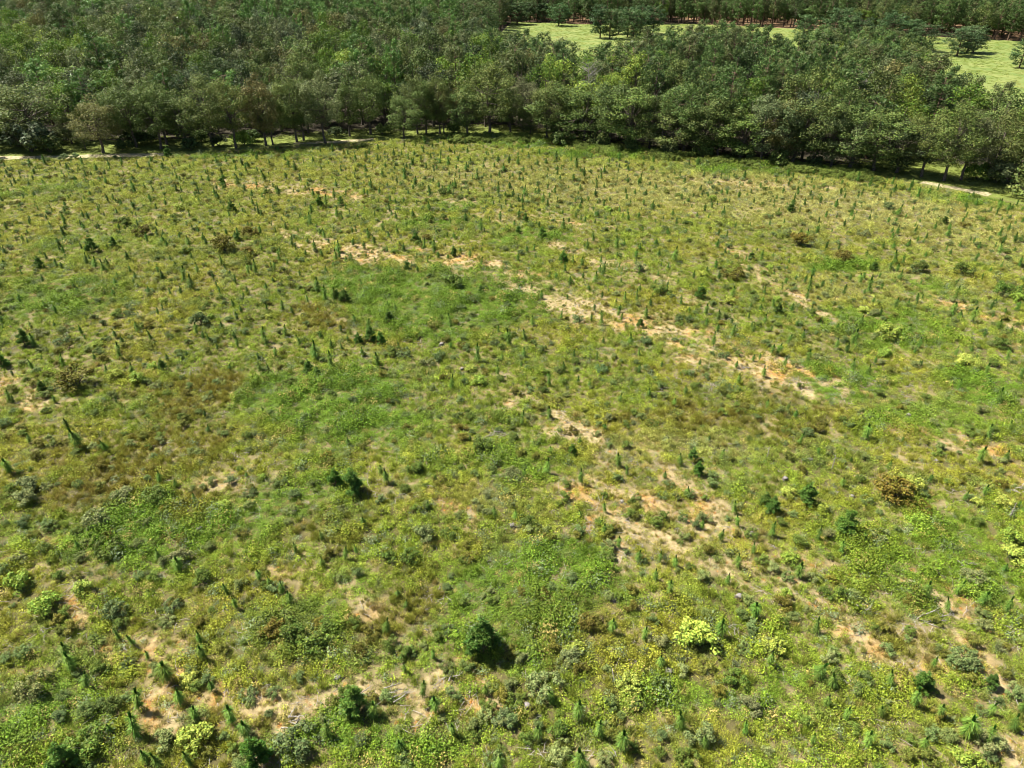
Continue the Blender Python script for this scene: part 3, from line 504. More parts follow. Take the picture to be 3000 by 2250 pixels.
ST = {(585, 1555): "pale flat topped stump in weeds at mid left", (795, 2190): "broken grey stump on sand left of the large rounded blue green shrub", (988, 1982): "low pale stump beside dark shrubs in the lower left half", (1545, 2062): "flat topped grey stump at the bottom centre, right of a small blue shrub", (1822, 1475): "dark edged stump on the sandy strip near the centre",
    (1500, 1548): "small pale stump left of a dark shrub, centre of the lower field", (2165, 1750): "tall dark weathered stump right of centre", (2498, 1450): "small grey stump between yellow green bushes at right", (2200, 1565): "flat grey stump on the orange strip at right", (2660, 1222): "flat pale stump among weeds, mid right", (2745, 1352): "pale stump near the right, above the round yellow bush",
    (1293, 1002): "small white stump left of the lush green patch", (1353, 1076): "pale grey stump in the grey green weeds at centre left", (1385, 822): "pale broken stump at the head of the sandy strip", (1960, 1962): "little grey stump left of the tall weeds, lower right of centre", (2300, 1404): "white stump just above a yellow green bush at right", (1800, 1758): "pale stump in brambles, centre bottom", (2375, 1345): "small pale stump beside the thin dead snag"}
for i, ((cx, cy), lab) in enumerate(ST.items()):
    g = G(cx, cy); solo("stump", K_ST[i % 3], g[0], g[1], float(HZ(*g)), rs.uniform(0, 6.28), rs.uniform(0.6, 0.85), (1, 1, 1), lab, "stump", "cut stumps in the clearing"); LMF.append((cx, cy, "the "+re.split(" (?:in|on|left|beside|at|near|between|among|above|right|just|of) ", lab)[0]+{0: " at mid left", 1: " on bottom left sand", 2: " in the lower left", 3: " at bottom centre", 4: " near the centre", 5: " left of the centre", 6: " right of centre", 7: " by the right bushes", 8: " on the orange strip", 9: " at mid right", 10: " near the right", 11: " by the green patch", 12: " at centre left", 13: " heading the sandy strip", 14: " by tall weeds", 15: " at right", 16: " at bottom brambles", 17: " by the snag"}[i])); occ(g[0], g[1], 0.5)
def brush_pile(r, n, L, flat):
    b = MB()
    for k in range(n):
        a = r.normal(0.2, 0.6); p = np.array([r.normal(0, L*0.35), r.normal(0, L*0.2), r.uniform(0.02, flat)]); l = L*r.uniform(0.4, 1); d = np.array([math.cos(a), math.sin(a), r.normal(0, 0.12)]); q = p+d*l
        m_ = (p+q)/2+r.normal(0, 0.06, 3); m_[2] = abs(m_[2])+0.02; q[2] = abs(q[2])+0.02; b.tube([p, m_, q], [0.045, 0.032, 0.01], 5)
        for _ in range(3):
            t = r.uniform(0.3, 0.9); e = p+(q-p)*t; a2 = a+r.choice([-1, 1])*r.uniform(0.4, 0.9); b.tube([e, e+np.array([math.cos(a2), math.sin(a2), 0.25])*l*0.3], [0.018, 0.006], 4, False)
    return b.mesh("branch_pile", M_dead)
BPL = [(1440, 1290, 70, 14, "heap of bleached grey branches behind a green thicket, centre of the clearing"), (2830, 1650, 42, 7, "small tangle of pale branches in the right of the clearing"), (2735, 1815, 60, 8, "fallen grey branches on the sandy slope at lower right"), (2530, 1785, 50, 6, "few pale branches right of a dark green shrub at lower right"), (2175, 1088, 26, 7, "little heap of grey twigs near the sandy strip at right"),
    (2990, 1440, 50, 8, "pale branches lying at the right edge"), (1115, 2040, 80, 7, "long pale sticks on bare sand at the bottom left of centre"), (860, 2115, 70, 6, "thin white branches behind the large blue green shrub"), (1325, 1985, 50, 4, "short pale branch beside a young pine, bottom centre"), (2950, 1435+400, 40, 5, "scattered branches near the right edge low in the clearing"), (2440, 640, 30, 5, "pale branches in the upper right of the clearing")]
for (cx, cy, wd, n, lab) in BPL:
    g = G(cx, cy); wm = wd*math.hypot(g[0], g[1], CAMH)/FOC; o = link(bpy.data.objects.new("branch_pile", brush_pile(rs, n, wm*0.8, 0.35))); o.location = (g[0]-wm*.2, g[1], float(HZ(*g))); o["label"] = lab; o["category"] = "branches"; o["group"] = "fallen branches in the clearing"
for (cx, cy, h_, lab) in ((2437, 1372, 1.9, "thin pale dead snag standing in the grass at right"), (2245, 1345, 1.5, "short thin grey snag left of the taller pale snag"), (2955, 1490+30, 1.8, "thin leaning grey snag near the right edge")):
    g = G(cx, cy); b = MB(); b.tube([(0, 0, 0), (0.04, 0, h_*.5), (0, 0.03, h_)], [0.05, 0.035, 0.012], 5)
    for k in range(9):
        a = rs.uniform(0, 6.28); z0 = h_*rs.uniform(.3, .95); b.tube([(0.02, 0, z0), (math.cos(a)*.3, math.sin(a)*.3, z0+.1)], [.016, .005], 4, False)
    o = link(bpy.data.objects.new("dead_snag", b.mesh("dead_snag", M_dead))); o.location = (g[0], g[1], float(HZ(*g))); o["label"] = lab; o["category"] = "dead snag"

# ------------------------------------------------------------------ pine saplings: the nearest stand read off the photo, the rest along planting rows
SAP = [(195, 1930, 70), (212, 1962, 74), (248, 2008, 60), (490, 1985, 84), (405, 2078, 84), (395, 2150, 88), (525, 2058, 72), (572, 2105, 68), (678, 2118, 76), (718, 2155, 62), (957, 2155, 66), (588, 1885, 52), (598, 1925, 62), (620, 2020, 48), (430, 2220, 46), (470, 2245, 60), (560, 2235, 60), (325, 2135, 40), (392, 1885, 50), (350, 1868, 46), (432, 1925, 36),
    (668, 1745, 56), (695, 1780, 56), (850, 1772, 56), (790, 1716, 38), (828, 1740, 60), (760, 1698, 46), (525, 1670, 60), (500, 1555+0, 0), (465, 1640, 52), (230, 1612, 42), (462, 1470, 0), (470, 1420, 50), (40, 1395, 62), (575, 1475, 40), (518, 1430, 36), (948, 1585, 44), (870, 1620, 52), (945, 1660, 44), (1010, 1640, 54), (1047, 1625, 44), (1070, 1540, 46), (1140, 1405, 0),
    (1128, 1850, 56), (1235, 2035, 60), (1278, 2080, 60), (1092, 2095, 52), (1325, 2145, 52), (1170, 2195, 46), (1462, 2240, 52), (1690, 2100, 70), (1752, 2150, 66), (1822, 2185, 66), (1700, 2245, 66), (1575, 2160, 44), (1618, 2050, 48), (1188, 1965, 36), (1268, 1925, 40), (1185, 1785, 42), (1165, 1745, 34), (1995, 2130, 70), (1960, 1740, 62), (1918, 1700, 46), (1790, 1850, 56), (1885, 1870, 50), (1935, 1945, 46),
    (1602, 1395, 66), (1812, 1370, 58), (1838, 1395, 46), (1535, 1410, 40), (1615, 1340, 40), (1772, 1505, 44), (1700, 1520, 40), (1510, 1530, 46), (1450, 1525, 46), (1810, 1610, 46), (1765, 1570, 46), (1868, 1645, 44), (1932, 1650, 44), (1975, 1660, 50), (2040, 1590+0, 0), (2150, 1500, 56), (2220, 1500, 0), (2055, 1550, 44), (2110, 1580, 50), (2160, 1540, 46), (2205, 1625, 50), (2250, 1640, 0), (2395, 1580, 54), (2465, 1618, 50), (2532, 1590, 50), (2530, 1580, 0),
    (2162, 1665, 56), (2340, 1690, 60), (2350, 1690, 0), (2715, 1745, 62), (2795, 1738, 58), (2870, 1768, 62), (2775, 1790, 52), (2945, 1790, 70), (2390, 1850, 60), (2110, 1862, 72), (2255, 1945, 60), (2385, 1980, 66), (2215, 1805, 66), (2130, 1710, 50), (2440, 2010, 54), (2605, 2010, 66), (2733, 1955, 44), (2680, 2070, 76), (2745, 2105, 54), (2820, 2160, 76), (2890, 2185, 66), (2960, 2140, 60), (2895, 2095, 42), (2540, 2185, 60), (2420, 2065, 46), (2478, 2105, 46), (2580, 2100, 36), (2380, 2180, 46), (2185, 2145, 46), (2065, 2185, 48), (2005, 2120, 0),
    (2985, 2080, 50), (2700, 2190, 46), (2890, 1290, 56), (2950, 1275, 46), (2865, 1355, 66), (2945, 1355, 40), (2600, 1370, 40), (2882, 1450, 44), (2825, 1465, 40), (2330, 1225, 36), (2305, 1205, 44), (2245, 1200, 40), (2470, 1420, 40), (2110, 1345, 46)]
SAP = [s for s in SAP if s[2] > 0]
saps = []
for (cx, cy, ph) in SAP:
    g = G(cx, cy); d = math.hypot(g[0], g[1], CAMH); vis = math.cos(math.asin(CAMH/d)); saps.append((g[0], g[1], min(max(ph*d/FOC/vis*0.60, 0.7), 2.4)))
hand = np.array([(s[0], s[1]) for s in saps])
rp = np.random.default_rng(51); dirn = np.array([0.64, -0.77]); nrm = np.array([0.77, 0.64]); cand = []
u = -260.0
for i in range(-60, 110):
    off = i*2.9
    for j in range(-110, 110):
        t = j*2.1+rp.normal(0, 0.7); curve = 0.0016*(t)**2
        p = np.array([0., 90.])+dirn*t+nrm*(off+curve+rp.normal(0, 0.5)); cand.append(p)
cand = np.array(cand); X, Y = cand[:, 0], cand[:, 1]; px, py = proj(X, Y, 0*X)
k = (px > -150) & (px < 3150) & (py < 2420) & (Y < edge_y(X)-3.5) & (Y > 20)
thin = np.clip(0.70-0.45*Z_LUSH(X, Y)-0.3*Z_BROWN(X, Y)-0.25*sstep(0.5, 0.7, fbm(X, Y, 14, 6)), 0.12, 1); thin = thin*(0.45+0.55*sstep(60, 95, np.hypot(X, Y))); k &= rp.random(len(X)) < thin
X, Y = X[k], Y[k]; ok = np.ones(len(X), bool)
for (ox, oy, orad) in OCC: ok &= np.hypot(X-ox, Y-oy) > orad+0.25
for (ox, oy) in hand: ok &= np.hypot(X-ox, Y-oy) > 2.6
px, py = proj(X, Y, 0*X); ok &= ~((py > 1500) & (rp.random(len(X)) < 0.72)); ok &= ~((py > 1150) & (py <= 1500) & (rp.random(len(X)) < 0.35))
X, Y = X[ok], Y[ok]
for a, b_ in zip(X, Y): saps.append((a, b_, float(np.clip(rp.lognormal(0.10, 0.36), 0.5, 2.3))*(1-0.08*sstep(80, 140, b_))))
sp = np.array(saps); px, py = proj(sp[:, 0], sp[:, 1], sp[:, 2]/2); vis = (px > -15) & (px < 3015) & (py < 2265); size = sp[:, 2]/np.sqrt(sp[:, 0]**2+sp[:, 1]**2+CAMH**2); order = np.argsort(-(size+vis*10))
print("saplings", len(sp), "visible", vis.sum())
SG = (0.13, 0.22, 0.035); SD = (0.03, 0.095, 0.012)
def sap_word(h): return "tall" if h > 1.65 else ("small" if h < 1.1 else "middling")
for i in order[:300]:
    x, y, h = sp[i]; s = h/1.9; t = col_j(SG, rp, 0.15); fat = rp.uniform(0.75, 1.1)
    fat_ = fat
    e = solo("pine_sapling", K_SAP[rp.integers(8)], x, y, float(HZ(x, y)), rp.uniform(0, 6.28), s, t, "", "pine sapling", "planted pine saplings in the clearing", tint2=np.array(SD)*rp.uniform(.8, 1.3), stx=(fat, fat, 1)); e.rotation_euler[0] = rp.normal(0, 0.09); e.rotation_euler[1] = rp.normal(0, 0.09); auto(e, sap_word(h)+" pine sapling", x, y, h/2)
rest = order[300:]; n = len(rest); x, y, h = sp[rest].T
def joined(kit, name, leafmats):
    V = []; F = {}; off = 0; mi = {}; mats = []
    for nm, me, role in kit:
        m_ = me.materials[0]; mats.append(m_) if m_ not in mats else None; q = mats.index(m_)
        v = np.empty(len(me.vertices)*3, np.float32); me.vertices.foreach_get("co", v); V.append(v.reshape(-1, 3))
        lt = np.empty(len(me.polygons), np.int32); me.polygons.foreach_get("loop_total", lt); lv = np.empty(len(me.loops), np.int32); me.loops.foreach_get("vertex_index", lv); st = np.concatenate([[0], np.cumsum(lt)[:-1]])
        for kk in np.unique(lt):
            s_ = st[lt == kk]; f = lv[s_[:, None]+np.arange(kk)]+off; F.setdefault(kk, []).append(f); mi.setdefault(kk, []).append(np.full(len(f), q))
        off += len(v)//3
    return make_mesh(name, np.concatenate(V), [np.concatenate(F[k]) for k in F], mats, np.concatenate([np.concatenate(mi[k]) for k in F]))
J_SAP = [joined(k, "sapling", None) for k in K_SAP]
tint = np.array(SG)[None]*np.array([0.62, 0.78, 0.7])*rp.uniform(0.6, 1.2, (n, 1)); fat = rp.uniform(0.7, 1.2, n)
scatter("far_pine_saplings", "rows of small green pine saplings over the far part of the clearing", "pine saplings", np.stack([x, y, HZ(x, y)], 1), rp.uniform(0, 6.28, n), np.stack([fat*h/1.9, fat*h/1.9, h/1.9], 1), rp.integers(0, 8, n), tint, J_SAP, rp.normal(0, 0.05, (n, 2)))

# ------------------------------------------------------------------ front row of trees, read off the photo: base x, base y, top y, width in px, kind, colour
OL = (0.105, 0.138, 0.034); OD = (0.080, 0.115, 0.028); OB = (0.135, 0.132, 0.04); BG = (0.105, 0.175, 0.022); YG = (0.175, 0.24, 0.035); GG = (0.125, 0.15, 0.06); DK = (0.042, 0.066, 0.020); BL = (0.078, 0.105, 0.048)
CN = {OL: "olive green", OD: "dark green", OB: "brownish olive", BG: "bright green", YG: "yellow green", GG: "grey green", DK: "very dark green", BL: "blue grey green"}
FR = [(-60, 432, 260, 150, OL), (29, 424, 270, 120, OL), (105, 432, 250, 170, OL), (212, 422, 335, 70, OL), (303, 448, 292, 118, OB), (251, 438, 360, 44, OL), (362, 427, 265, 100, OL), (400, 432, 240, 120, OD), (472, 436, 250, 110, OL), (490, 424, 225, 110, OL), (551, 434, 270, 120, OD), (624, 430, 225, 115, OL), (692, 434, 235, 115, OL), (780, 427, 225, 110, OB),
    (800, 424, 260, 80, OL), (870, 416, 215, 110, OL), (890, 412, 240, 100, OL), (954, 420, 220, 110, GG), (1025, 400, 235, 90, OD), (1086, 393, 215, 110, OL), (1185, 406, 285, 95, OL), (1224, 393, 225, 90, OL), (1249, 393, 240, 90, OD), (1289, 393, 215, 90, OL), (1301, 392, 250, 60, OB), (1370, 400, 255, 110, OD), (1434, 395, 195, 150, OL), (1497, 393, 265, 90, OL),
    (1531, 380, 230, 90, GG), (1554, 398, 330, 60, OD), (1603, 408, 250, 90, OL), (2699, 517, 325, 120, OL), (2765, 530, 310, 130, OL), (2815, 528, 335, 110, GG), (2900, 520, 330, 120, OL)]
FRL = {303: "brownish oak with a leaning dark trunk, foremost tree beside the track at left", 212: "small crooked tree left of the brownish leaning oak", 251: "thin low tree just left of the brownish leaning oak", 1434: "tallest broad domed oak in the middle of the front row", 1370: "rounded dark oak left of the tallest domed oak", 1185: "low spreading oak standing forward of the row, left of centre",
    105: "broad oak rising behind the blue grey thicket at far left", 1554: "small thin tree in the sunny gap right of the tallest domed oak", 2765: "leaning tree beside the pale track at right", 2900: "rightmost oak of the front row with its trunk showing"}
ORD = ["first", "second", "third", "fourth", "fifth", "sixth", "seventh", "eighth", "ninth", "tenth", "eleventh"]
ANC = [(105, "the broad oak behind the blue grey thicket"), (303, "the leaning brownish oak"), (715, "the sunlit yellow green thicket"), (1185, "the low spreading forward oak"), (1434, "the tallest domed oak"), (2765, "the leaning tree by the pale track")]
def frname(bx, cn):
    ax, an = min(ANC, key=lambda q: abs(q[0]-bx)); side = 1 if bx > ax else -1
    k = sum(1 for q in FR if q[0] not in FRL and (q[0]-ax)*side > 0 and abs(q[0]-ax) < abs(bx-ax))
    return "%s oak, %s unnamed front tree %s of %s" % (cn, ORD[k], "right" if side > 0 else "left", an) if False else "%s oak, %s %s of %s" % (cn, ORD[k], "right" if side > 0 else "left", an)
rt = np.random.default_rng(61); front_pts = []
for (bx, by, ty, wd, cc) in FR:
    g = G(bx, by); ab = math.tan(PITCH-math.atan((1125-by)/FOC)); atp = math.tan(PITCH-math.atan((1125-ty)/FOC)); h = CAMH*(1-atp/ab); d = math.hypot(g[0], g[1], CAMH); wm = wd*1.02*d/FOC
    kit = K_OAK[rt.integers(5)]; lab = FRL.get(bx) or frname(bx, CN[cc])
    solo("oak_tree", kit, g[0], g[1], 0 if g[1] > 140 else float(HZ(*g)), rt.uniform(0, 6.28), 1, col_j(cc, rt, 0.08), lab, "oak tree", "front row of oaks facing the clearing", stx=(wm/11.5, wm/11.5, h/17.0)); front_pts.append(g)
# low-branched wall of trees on the right
bx = 1640; en = 0; ob0 = True
while bx < 2650:
    by = float(np.interp(bx, [1640, 1700, 1900, 2200, 2450, 2600, 2700], [410, 422, 444, 472, 494, 508, 520]))-rt.uniform(2, 10); ty = rt.uniform(205, 300)+(bx-1640)*0.07; wd = rt.uniform(80, 135)
    cc = [OD, OL, DK, OL, OD, GG][rt.integers(6)]
    if 2230 < bx < 2330 and ob0: cc = OB; ty = 290; ob0 = False
    g = G(bx, by); ab = math.tan(PITCH-math.atan((1125-by)/FOC)); atp = math.tan(PITCH-math.atan((1125-ty)/FOC)); h = CAMH*(1-atp/ab); wm = wd*1.15*math.hypot(g[0], g[1], CAMH)/FOC
    lab = "brownish olive domed tree in the dense dark wood edge at right" if ty == 290 else "low branched %s tree, %s from the left along the dense dark wood edge" % (CN[cc], ORD[en] if en < 11 else ["twelfth", "thirteenth", "fourteenth", "fifteenth", "sixteenth", "seventeenth", "eighteenth", "nineteenth", "twentieth", "last but one", "last"][en-11]); en += 1
    solo("edge_tree", K_OAKL[rt.integers(4)], g[0], g[1], 0, rt.uniform(0, 6.28), 1, col_j(cc, rt, 0.1), lab, "tree", "low branched trees at the wood edge", stx=(wm/9, wm/9, h/15.0)); front_pts.append(g); bx += wd*rt.uniform(0.42, 0.62)
# thickets at the foot of the trees
for (cx, cy, wd, cc, lab) in [(95, 445, 110, BL, "large blue grey thicket at the foot of the oaks at far left"), (150, 448, 70, OD, "dark thicket right of the blue grey thicket"), (715, 425, 60, YG, "sunlit yellow green thicket under the oaks at left"), (1640, 425, 60, OD, None), (1760, 432, 60, OL, None), (1850, 440, 50, OD, None), (1960, 452, 60, GG, None), (2060, 462, 60, OD, None), (2170, 462, 60, OL, "rounded bush in the dark gap of the wood edge"), (2290, 482, 60, OD, None), (2390, 492, 50, DK, None),
    *[(bx_, float(np.interp(bx_, [0, 700, 1150, 1600], [436, 428, 402, 392]))-dy_, w_, [OD, DK, OL, OD][i_ % 4], None) for i_, (bx_, dy_, w_) in enumerate([(55, 4, 50), (180, 14, 50), (445, 14, 44), (590, 14, 46), (740, 12, 46), (985, 10, 44), (1120, 10, 46), (1330, 8, 46)])], (2920, 535, 80, GG, "grey green thicket behind the pale track at right"), (2975, 545, 90, OL, "olive thicket at the right edge behind the track"), (2860, 525, 60, BG, "bright thicket behind the pale track at right"), (10, 418, 60, OD, None), (360, 440, 40, DK, None), (560, 440, 50, DK, None), (640, 428, 40, DK, None), (400, 425, 60, DK, None), (3010, 590, 80, OL, None)]:
    g = G(cx, cy); wm = wd*math.hypot(g[0], g[1], CAMH)/FOC; s = wm/3.2
    e = solo("thicket", K_EDG[rt.integers(4)], g[0], g[1], 0, rt.uniform(0, 6.28), s, col_j(cc, rt, 0.08), lab or "", "thicket", "thickets at the foot of the trees")
    if not lab: auto(e, CN[cc]+" thicket", g[0], g[1], 1, True)

# ------------------------------------------------------------------ the wood behind
xs = []; sp_ = 6.9
for i in range(-80, 110):
    for j in range(20, 115):
        xs.append((i*sp_+(j % 2)*3+rt.normal(0, 1.4), j*sp_*0.95+rt.normal(0, 1.4)))
xs = np.array(xs); X, Y = xs.T; px, py = proj(X, Y, 12+0*X)
k = (px > -250) & (px < 3250) & (Y > wood_y(X)+3) & (Y < 640); k &= ~inpoly(X, Y, MEADOW)
k &= (np.hypot(X-G(1945, 205)[0], (Y-G(1945, 205)[1])*0.5) > 7) & (np.hypot(X-G(2205, 140)[0], (Y-G(2205, 140)[1])*0.5) > 9)
for g in front_pts: k &= np.hypot(X-g[0], Y-g[1]) > 4.0
X, Y, px, py = X[k], Y[k], px[k], py[k]
plant = inpoly(X, Y, FARL+[(3000, 300), (3000, 4000), (-20, 4000), (-20, 560)])
near_far = (dline(X, Y, FARL) < 3) & ~plant
pp = np.clip(0.12+0.75*sstep(120, 60, py)*sstep(550, 900, px)*(px < 1500)+0.55*(px > 1500)*sstep(330, 180, py)+0.35*sstep(60, 10, py), 0, 0.9)
isp = plant | (rt.random(len(X)) < pp)
k = ~(plant & (rt.random(len(X)) < 0.12)); X, Y, px, py, isp, plant = X[k], Y[k], px[k], py[k], isp[k], plant[k]; n = len(X)
def blobs(px, py, L):
    v = np.zeros(len(px))
    for cx, cy, rx, ry in L: v = np.maximum(v, 1-sstep(0.7, 1.3, np.hypot((px-cx)/rx, (py-cy)/ry)))
    return v
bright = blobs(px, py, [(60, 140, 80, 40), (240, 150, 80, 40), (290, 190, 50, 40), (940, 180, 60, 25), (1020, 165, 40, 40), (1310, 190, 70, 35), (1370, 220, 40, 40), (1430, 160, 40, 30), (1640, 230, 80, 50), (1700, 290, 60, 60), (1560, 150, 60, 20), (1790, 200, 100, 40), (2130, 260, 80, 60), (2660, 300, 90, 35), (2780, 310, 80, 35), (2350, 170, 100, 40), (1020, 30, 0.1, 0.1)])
cl = vnoise(X, Y, 22, 5); c2 = rt.random(n)
pal = [np.array(v) for v in (OL, OD, DK, BL, GG, OB, BG)]
ch = np.zeros((n, 3))
for i in range(n):
    if isp[i]:
        b0 = np.array((0.075, 0.125, 0.032)) if px[i] > 1350 else np.array((0.085, 0.165, 0.032))
        if c2[i] < 0.25: b0 = np.array((0.11, 0.135, 0.045))
        ch[i] = b0
    else:
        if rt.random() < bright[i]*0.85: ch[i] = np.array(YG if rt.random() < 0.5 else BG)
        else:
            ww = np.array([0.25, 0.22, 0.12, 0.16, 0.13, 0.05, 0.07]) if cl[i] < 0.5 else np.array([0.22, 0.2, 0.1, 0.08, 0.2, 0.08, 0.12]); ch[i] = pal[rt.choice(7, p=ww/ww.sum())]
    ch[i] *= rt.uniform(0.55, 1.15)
hh = rt.uniform(0.62, 1.25, n); ww_ = rt.uniform(0.8, 1.25, n); rz = rt.uniform(0, 6.28, n)
hh = np.where(dline(X, Y, NEARL) < 18, 0.88+0.14*rt.random(n), hh); hh = np.where((Y-wood_y(X) < 14) & (px < 1600), hh*0.9, hh)
dist = np.hypot(X, Y)
J_BRD = [joined(k_, "broad", None) for k_ in K_BRD]; J_PIN = [joined(k_, "pine", None) for k_ in K_PIN]
def colname(c):
    L = {OL: "olive green", OD: "dark green", OB: "brownish olive", BG: "bright green", YG: "yellow green", GG: "grey green", DK: "dark green", BL: "blue grey green"}
    b = np.array(c)/np.sum(c); return L[min(L, key=lambda q: np.sum((b-np.array(q)/sum(q))**2)+0.3*abs(sum(q)-np.sum(c)))]
def forest(kind, mask, kits, joins, cat, lab, grp, stuffname, stufflab):
    ids = np.where(mask)[0]; v = (px[ids] > -40) & (px[ids] < 3040) & (py[ids] > -30); ids = ids[np.argsort(dist[ids]-v*5000)]; ind, rest = ids[:300], ids[300:]
    for i in ind:
        kit = kits[rt.integers(len(kits))]; z = HZ(X[i], Y[i])
        if dist[i] > 290: kit = [("crown", joins[rt.integers(len(joins))], 1)]
        lb = ""; o = None
        if len(kit) == 1:
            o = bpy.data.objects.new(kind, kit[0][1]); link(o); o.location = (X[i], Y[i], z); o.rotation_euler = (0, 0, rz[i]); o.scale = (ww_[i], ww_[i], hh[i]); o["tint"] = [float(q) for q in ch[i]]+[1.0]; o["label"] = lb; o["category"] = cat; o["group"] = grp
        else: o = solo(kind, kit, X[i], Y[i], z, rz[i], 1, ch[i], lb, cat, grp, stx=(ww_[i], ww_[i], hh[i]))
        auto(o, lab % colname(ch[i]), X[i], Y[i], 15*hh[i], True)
    m_ = len(rest); scatter(stuffname, stufflab, cat+"s", np.stack([X[rest], Y[rest], 0*X[rest]], 1), rz[rest], np.stack([ww_[rest], ww_[rest], hh[rest]], 1), rt.integers(0, len(joins), m_), ch[rest], joins)
    print(kind, len(ind), m_)
forest("broadleaf_tree", ~isp, K_BRD, J_BRD, "broadleaf tree", "%s broadleaf tree", "broadleaf trees of the wood behind the front row", "broadleaf_woodland", "far broadleaf canopy of the wood at the top of the photo")
# single pines on the meadow
MP = [(1515, 72, 50), (1552, 65, 32), (1588, 64, 34), (1637, 76, 48), (1681, 60, 34), (1716, 64, 26), (1435, 72, 40), (1400, 76, 34), (1758, 112, 52), (1786, 114, 50), (1812, 100, 44), (1855, 112, 60), (1876, 102, 56), (1912, 100, 48), (1846, 60, 32), (1943, 64, 30), (2803, 164, 60), (2832, 156, 50), (2850, 154, 46), (1745, 66, 36), (1838, 108, 46), (2440, 128, 60), (2470, 132, 62), (2510, 136, 56), (2600, 140, 62), (2650, 140, 60), (2700, 150, 58), (2350, 132, 44), (2885, 98, 30), (2870, 94, 20), (2985, 200, 46)]
MPL = {2803: "left and front pine of the lone clump on the meadow at the right edge", 2832: "middle pine of the lone clump on the meadow at the right edge", 2850: "right pine of the lone clump on the meadow at the right edge", 1515: "leftmost of the lone pines standing out on the far meadow", 1637: "lone pine with a low skirt, nearest on the left part of the far meadow"}
for (bx, by, wd) in MP:
    g = G(bx, by); s = wd*math.hypot(g[0], g[1], CAMH)/FOC/7.6
    lab = MPL.get(bx) or ""
    sz = (rt.uniform(0.55, 0.75) if by < 100 else rt.uniform(0.75, 1.0)) if by < 150 else 0.68
    e = solo("meadow_pine", K_PINO[rt.integers(4)], g[0], g[1], 0, rt.uniform(0, 6.28), 1, col_j((0.06, 0.105, 0.035), rt, 0.1), lab, "pine tree", "pines standing on the far meadow", stx=(s, s, sz))
    if not lab: auto(e, "meadow pine", g[0], g[1], 6, True)
forest("pine_tree", isp, K_PIN, J_PIN, "pine tree", "%s pine", "tall pines of the wood and the far plantation", "pine_woodland", "far pines of the plantation and wood along the top of the photo")
# dead trees in the wood
def dead_tree(r, h):
    st = MB(); z = np.linspace(0, 1, 6)*h; st.tube(np.stack([0.3*np.sin(z/4), 0.2*np.cos(z/3), z], 1), np.linspace(0.22, 0.03, 6), 7)
    lb = MB()
    for k in range(26):
        z0 = h*r.uniform(0.35, 0.97); a = r.uniform(0, 6.28); L = (h-z0)*0.35+r.uniform(0.8, 2.2); d = np.array([math.cos(a), math.sin(a), 0.55]); p = np.array([0, 0, z0]); q = p+d*L; lb.tube([p, (p+q)/2+r.normal(0, .15, 3), q], [0.09, 0.06, 0.02], 5)
        for _ in range(5):
            t = r.uniform(.3, 1); e = p+(q-p)*t; lb.tube([e, e+r.normal(0, 0.7, 3)+[0, 0, .6]], [0.035, 0.012], 4, False)
    return [("trunk", st.mesh("trunk", M_snag, True), 0), ("limbs", lb.mesh("limbs", M_snag), 0)]
for (cx, cy, zt, lab) in [(2545, 215, 15, "bare grey dead tree showing among the crowns at right"), (1190, 96, 15, "pale dead tree in the canopy, upper centre left"), (372, 20, 15, "thin white dead tree near the top left"), (1725, 200, 14.5, "dead grey topped tree behind the dense edge")]:
    g = G(cx, cy, zt); solo("dead_tree", dead_tree(rt, zt+1.0), g[0], g[1], 0, 0, 1, (1, 1, 1), lab, "dead tree", "dead trees in the wood")
r = np.random.default_rng(81); n = 60000; x = r.uniform(-40, 420, n); y = r.uniform(150, 560, n); k = inpoly(x, y, MEADOW) & (r.random(n) < 0.35+0.9*fbm(x, y, 14, 2)); x, y = x[k], y[k]; n = len(x)
c = mixc(np.tile([0.14, 0.175, 0.035], (n, 1)), (0.27, 0.25, 0.08), sstep(0.5, 0.8, fbm(x, y, 18, 4))*0.8)*r.uniform(1.0, 1.6, (n, 1))
scatter("meadow_tufts", "coarse grass tufts over the far green meadow", "grass", np.stack([x, y, 0*x+0.02], 1), r.uniform(0, 6.28, n), np.stack([r.uniform(1.2, 2.4, n)]*2+[r.uniform(0.25, 0.5, n)], 1), r.integers(0, 4, n), c, P_TUFT)
r = np.random.default_rng(91); n = 5000; x = r.uniform(-60, 480, n); y = r.uniform(330, 620, n); k = inpoly(x, y, FARL+[(3000, 300), (3000, 4000), (-40, 4000), (-40, 560)]) & (fbm(x, y, 20, 3) > 0.45); x, y = x[k], y[k]; n = len(x)
scatter("plantation_undergrowth", "low green undergrowth between the trunks of the far pine plantation", "undergrowth", np.stack([x, y, 0*x], 1), r.uniform(0, 6.28, n), r.uniform(0.7, 2.0, n), r.integers(0, 5, n), np.array([[0.09, 0.12, 0.03]])*r.uniform(0.6, 1.4, (n, 1)), [joined(k_, "under", None) for k_ in K_SHR])
# brushy rim of the field
re_ = np.random.default_rng(71); n = 1500; t = re_.random(n); xx = np.interp(t, np.linspace(0, 1, 200), np.linspace(-45, 118, 200)); yy = edge_y(xx)-re_.random(n)**1.5*7+0.5
k = (dline(xx, yy, TR1) > 3) & ((xx < 75) | (xx > 108)) & (fbm(xx, yy, 9, 3) > 0.38+0.25*(xx < -15)); xx, yy = xx[k], yy[k]; n = len(xx); J_E = [joined(k_, "rim", None) for k_ in K_SHR]
scatter("field_rim_brush", "low bright green brush along the far rim of the clearing", "brush", np.stack([xx, yy, HZ(xx, yy)], 1), re_.uniform(0, 6.28, n), re_.uniform(0.5, 1.25, n), re_.integers(0, 5, n), np.array([0.125, 0.165, 0.03])[None]*re_.uniform(0.6, 1.3, (n, 1)), J_E)
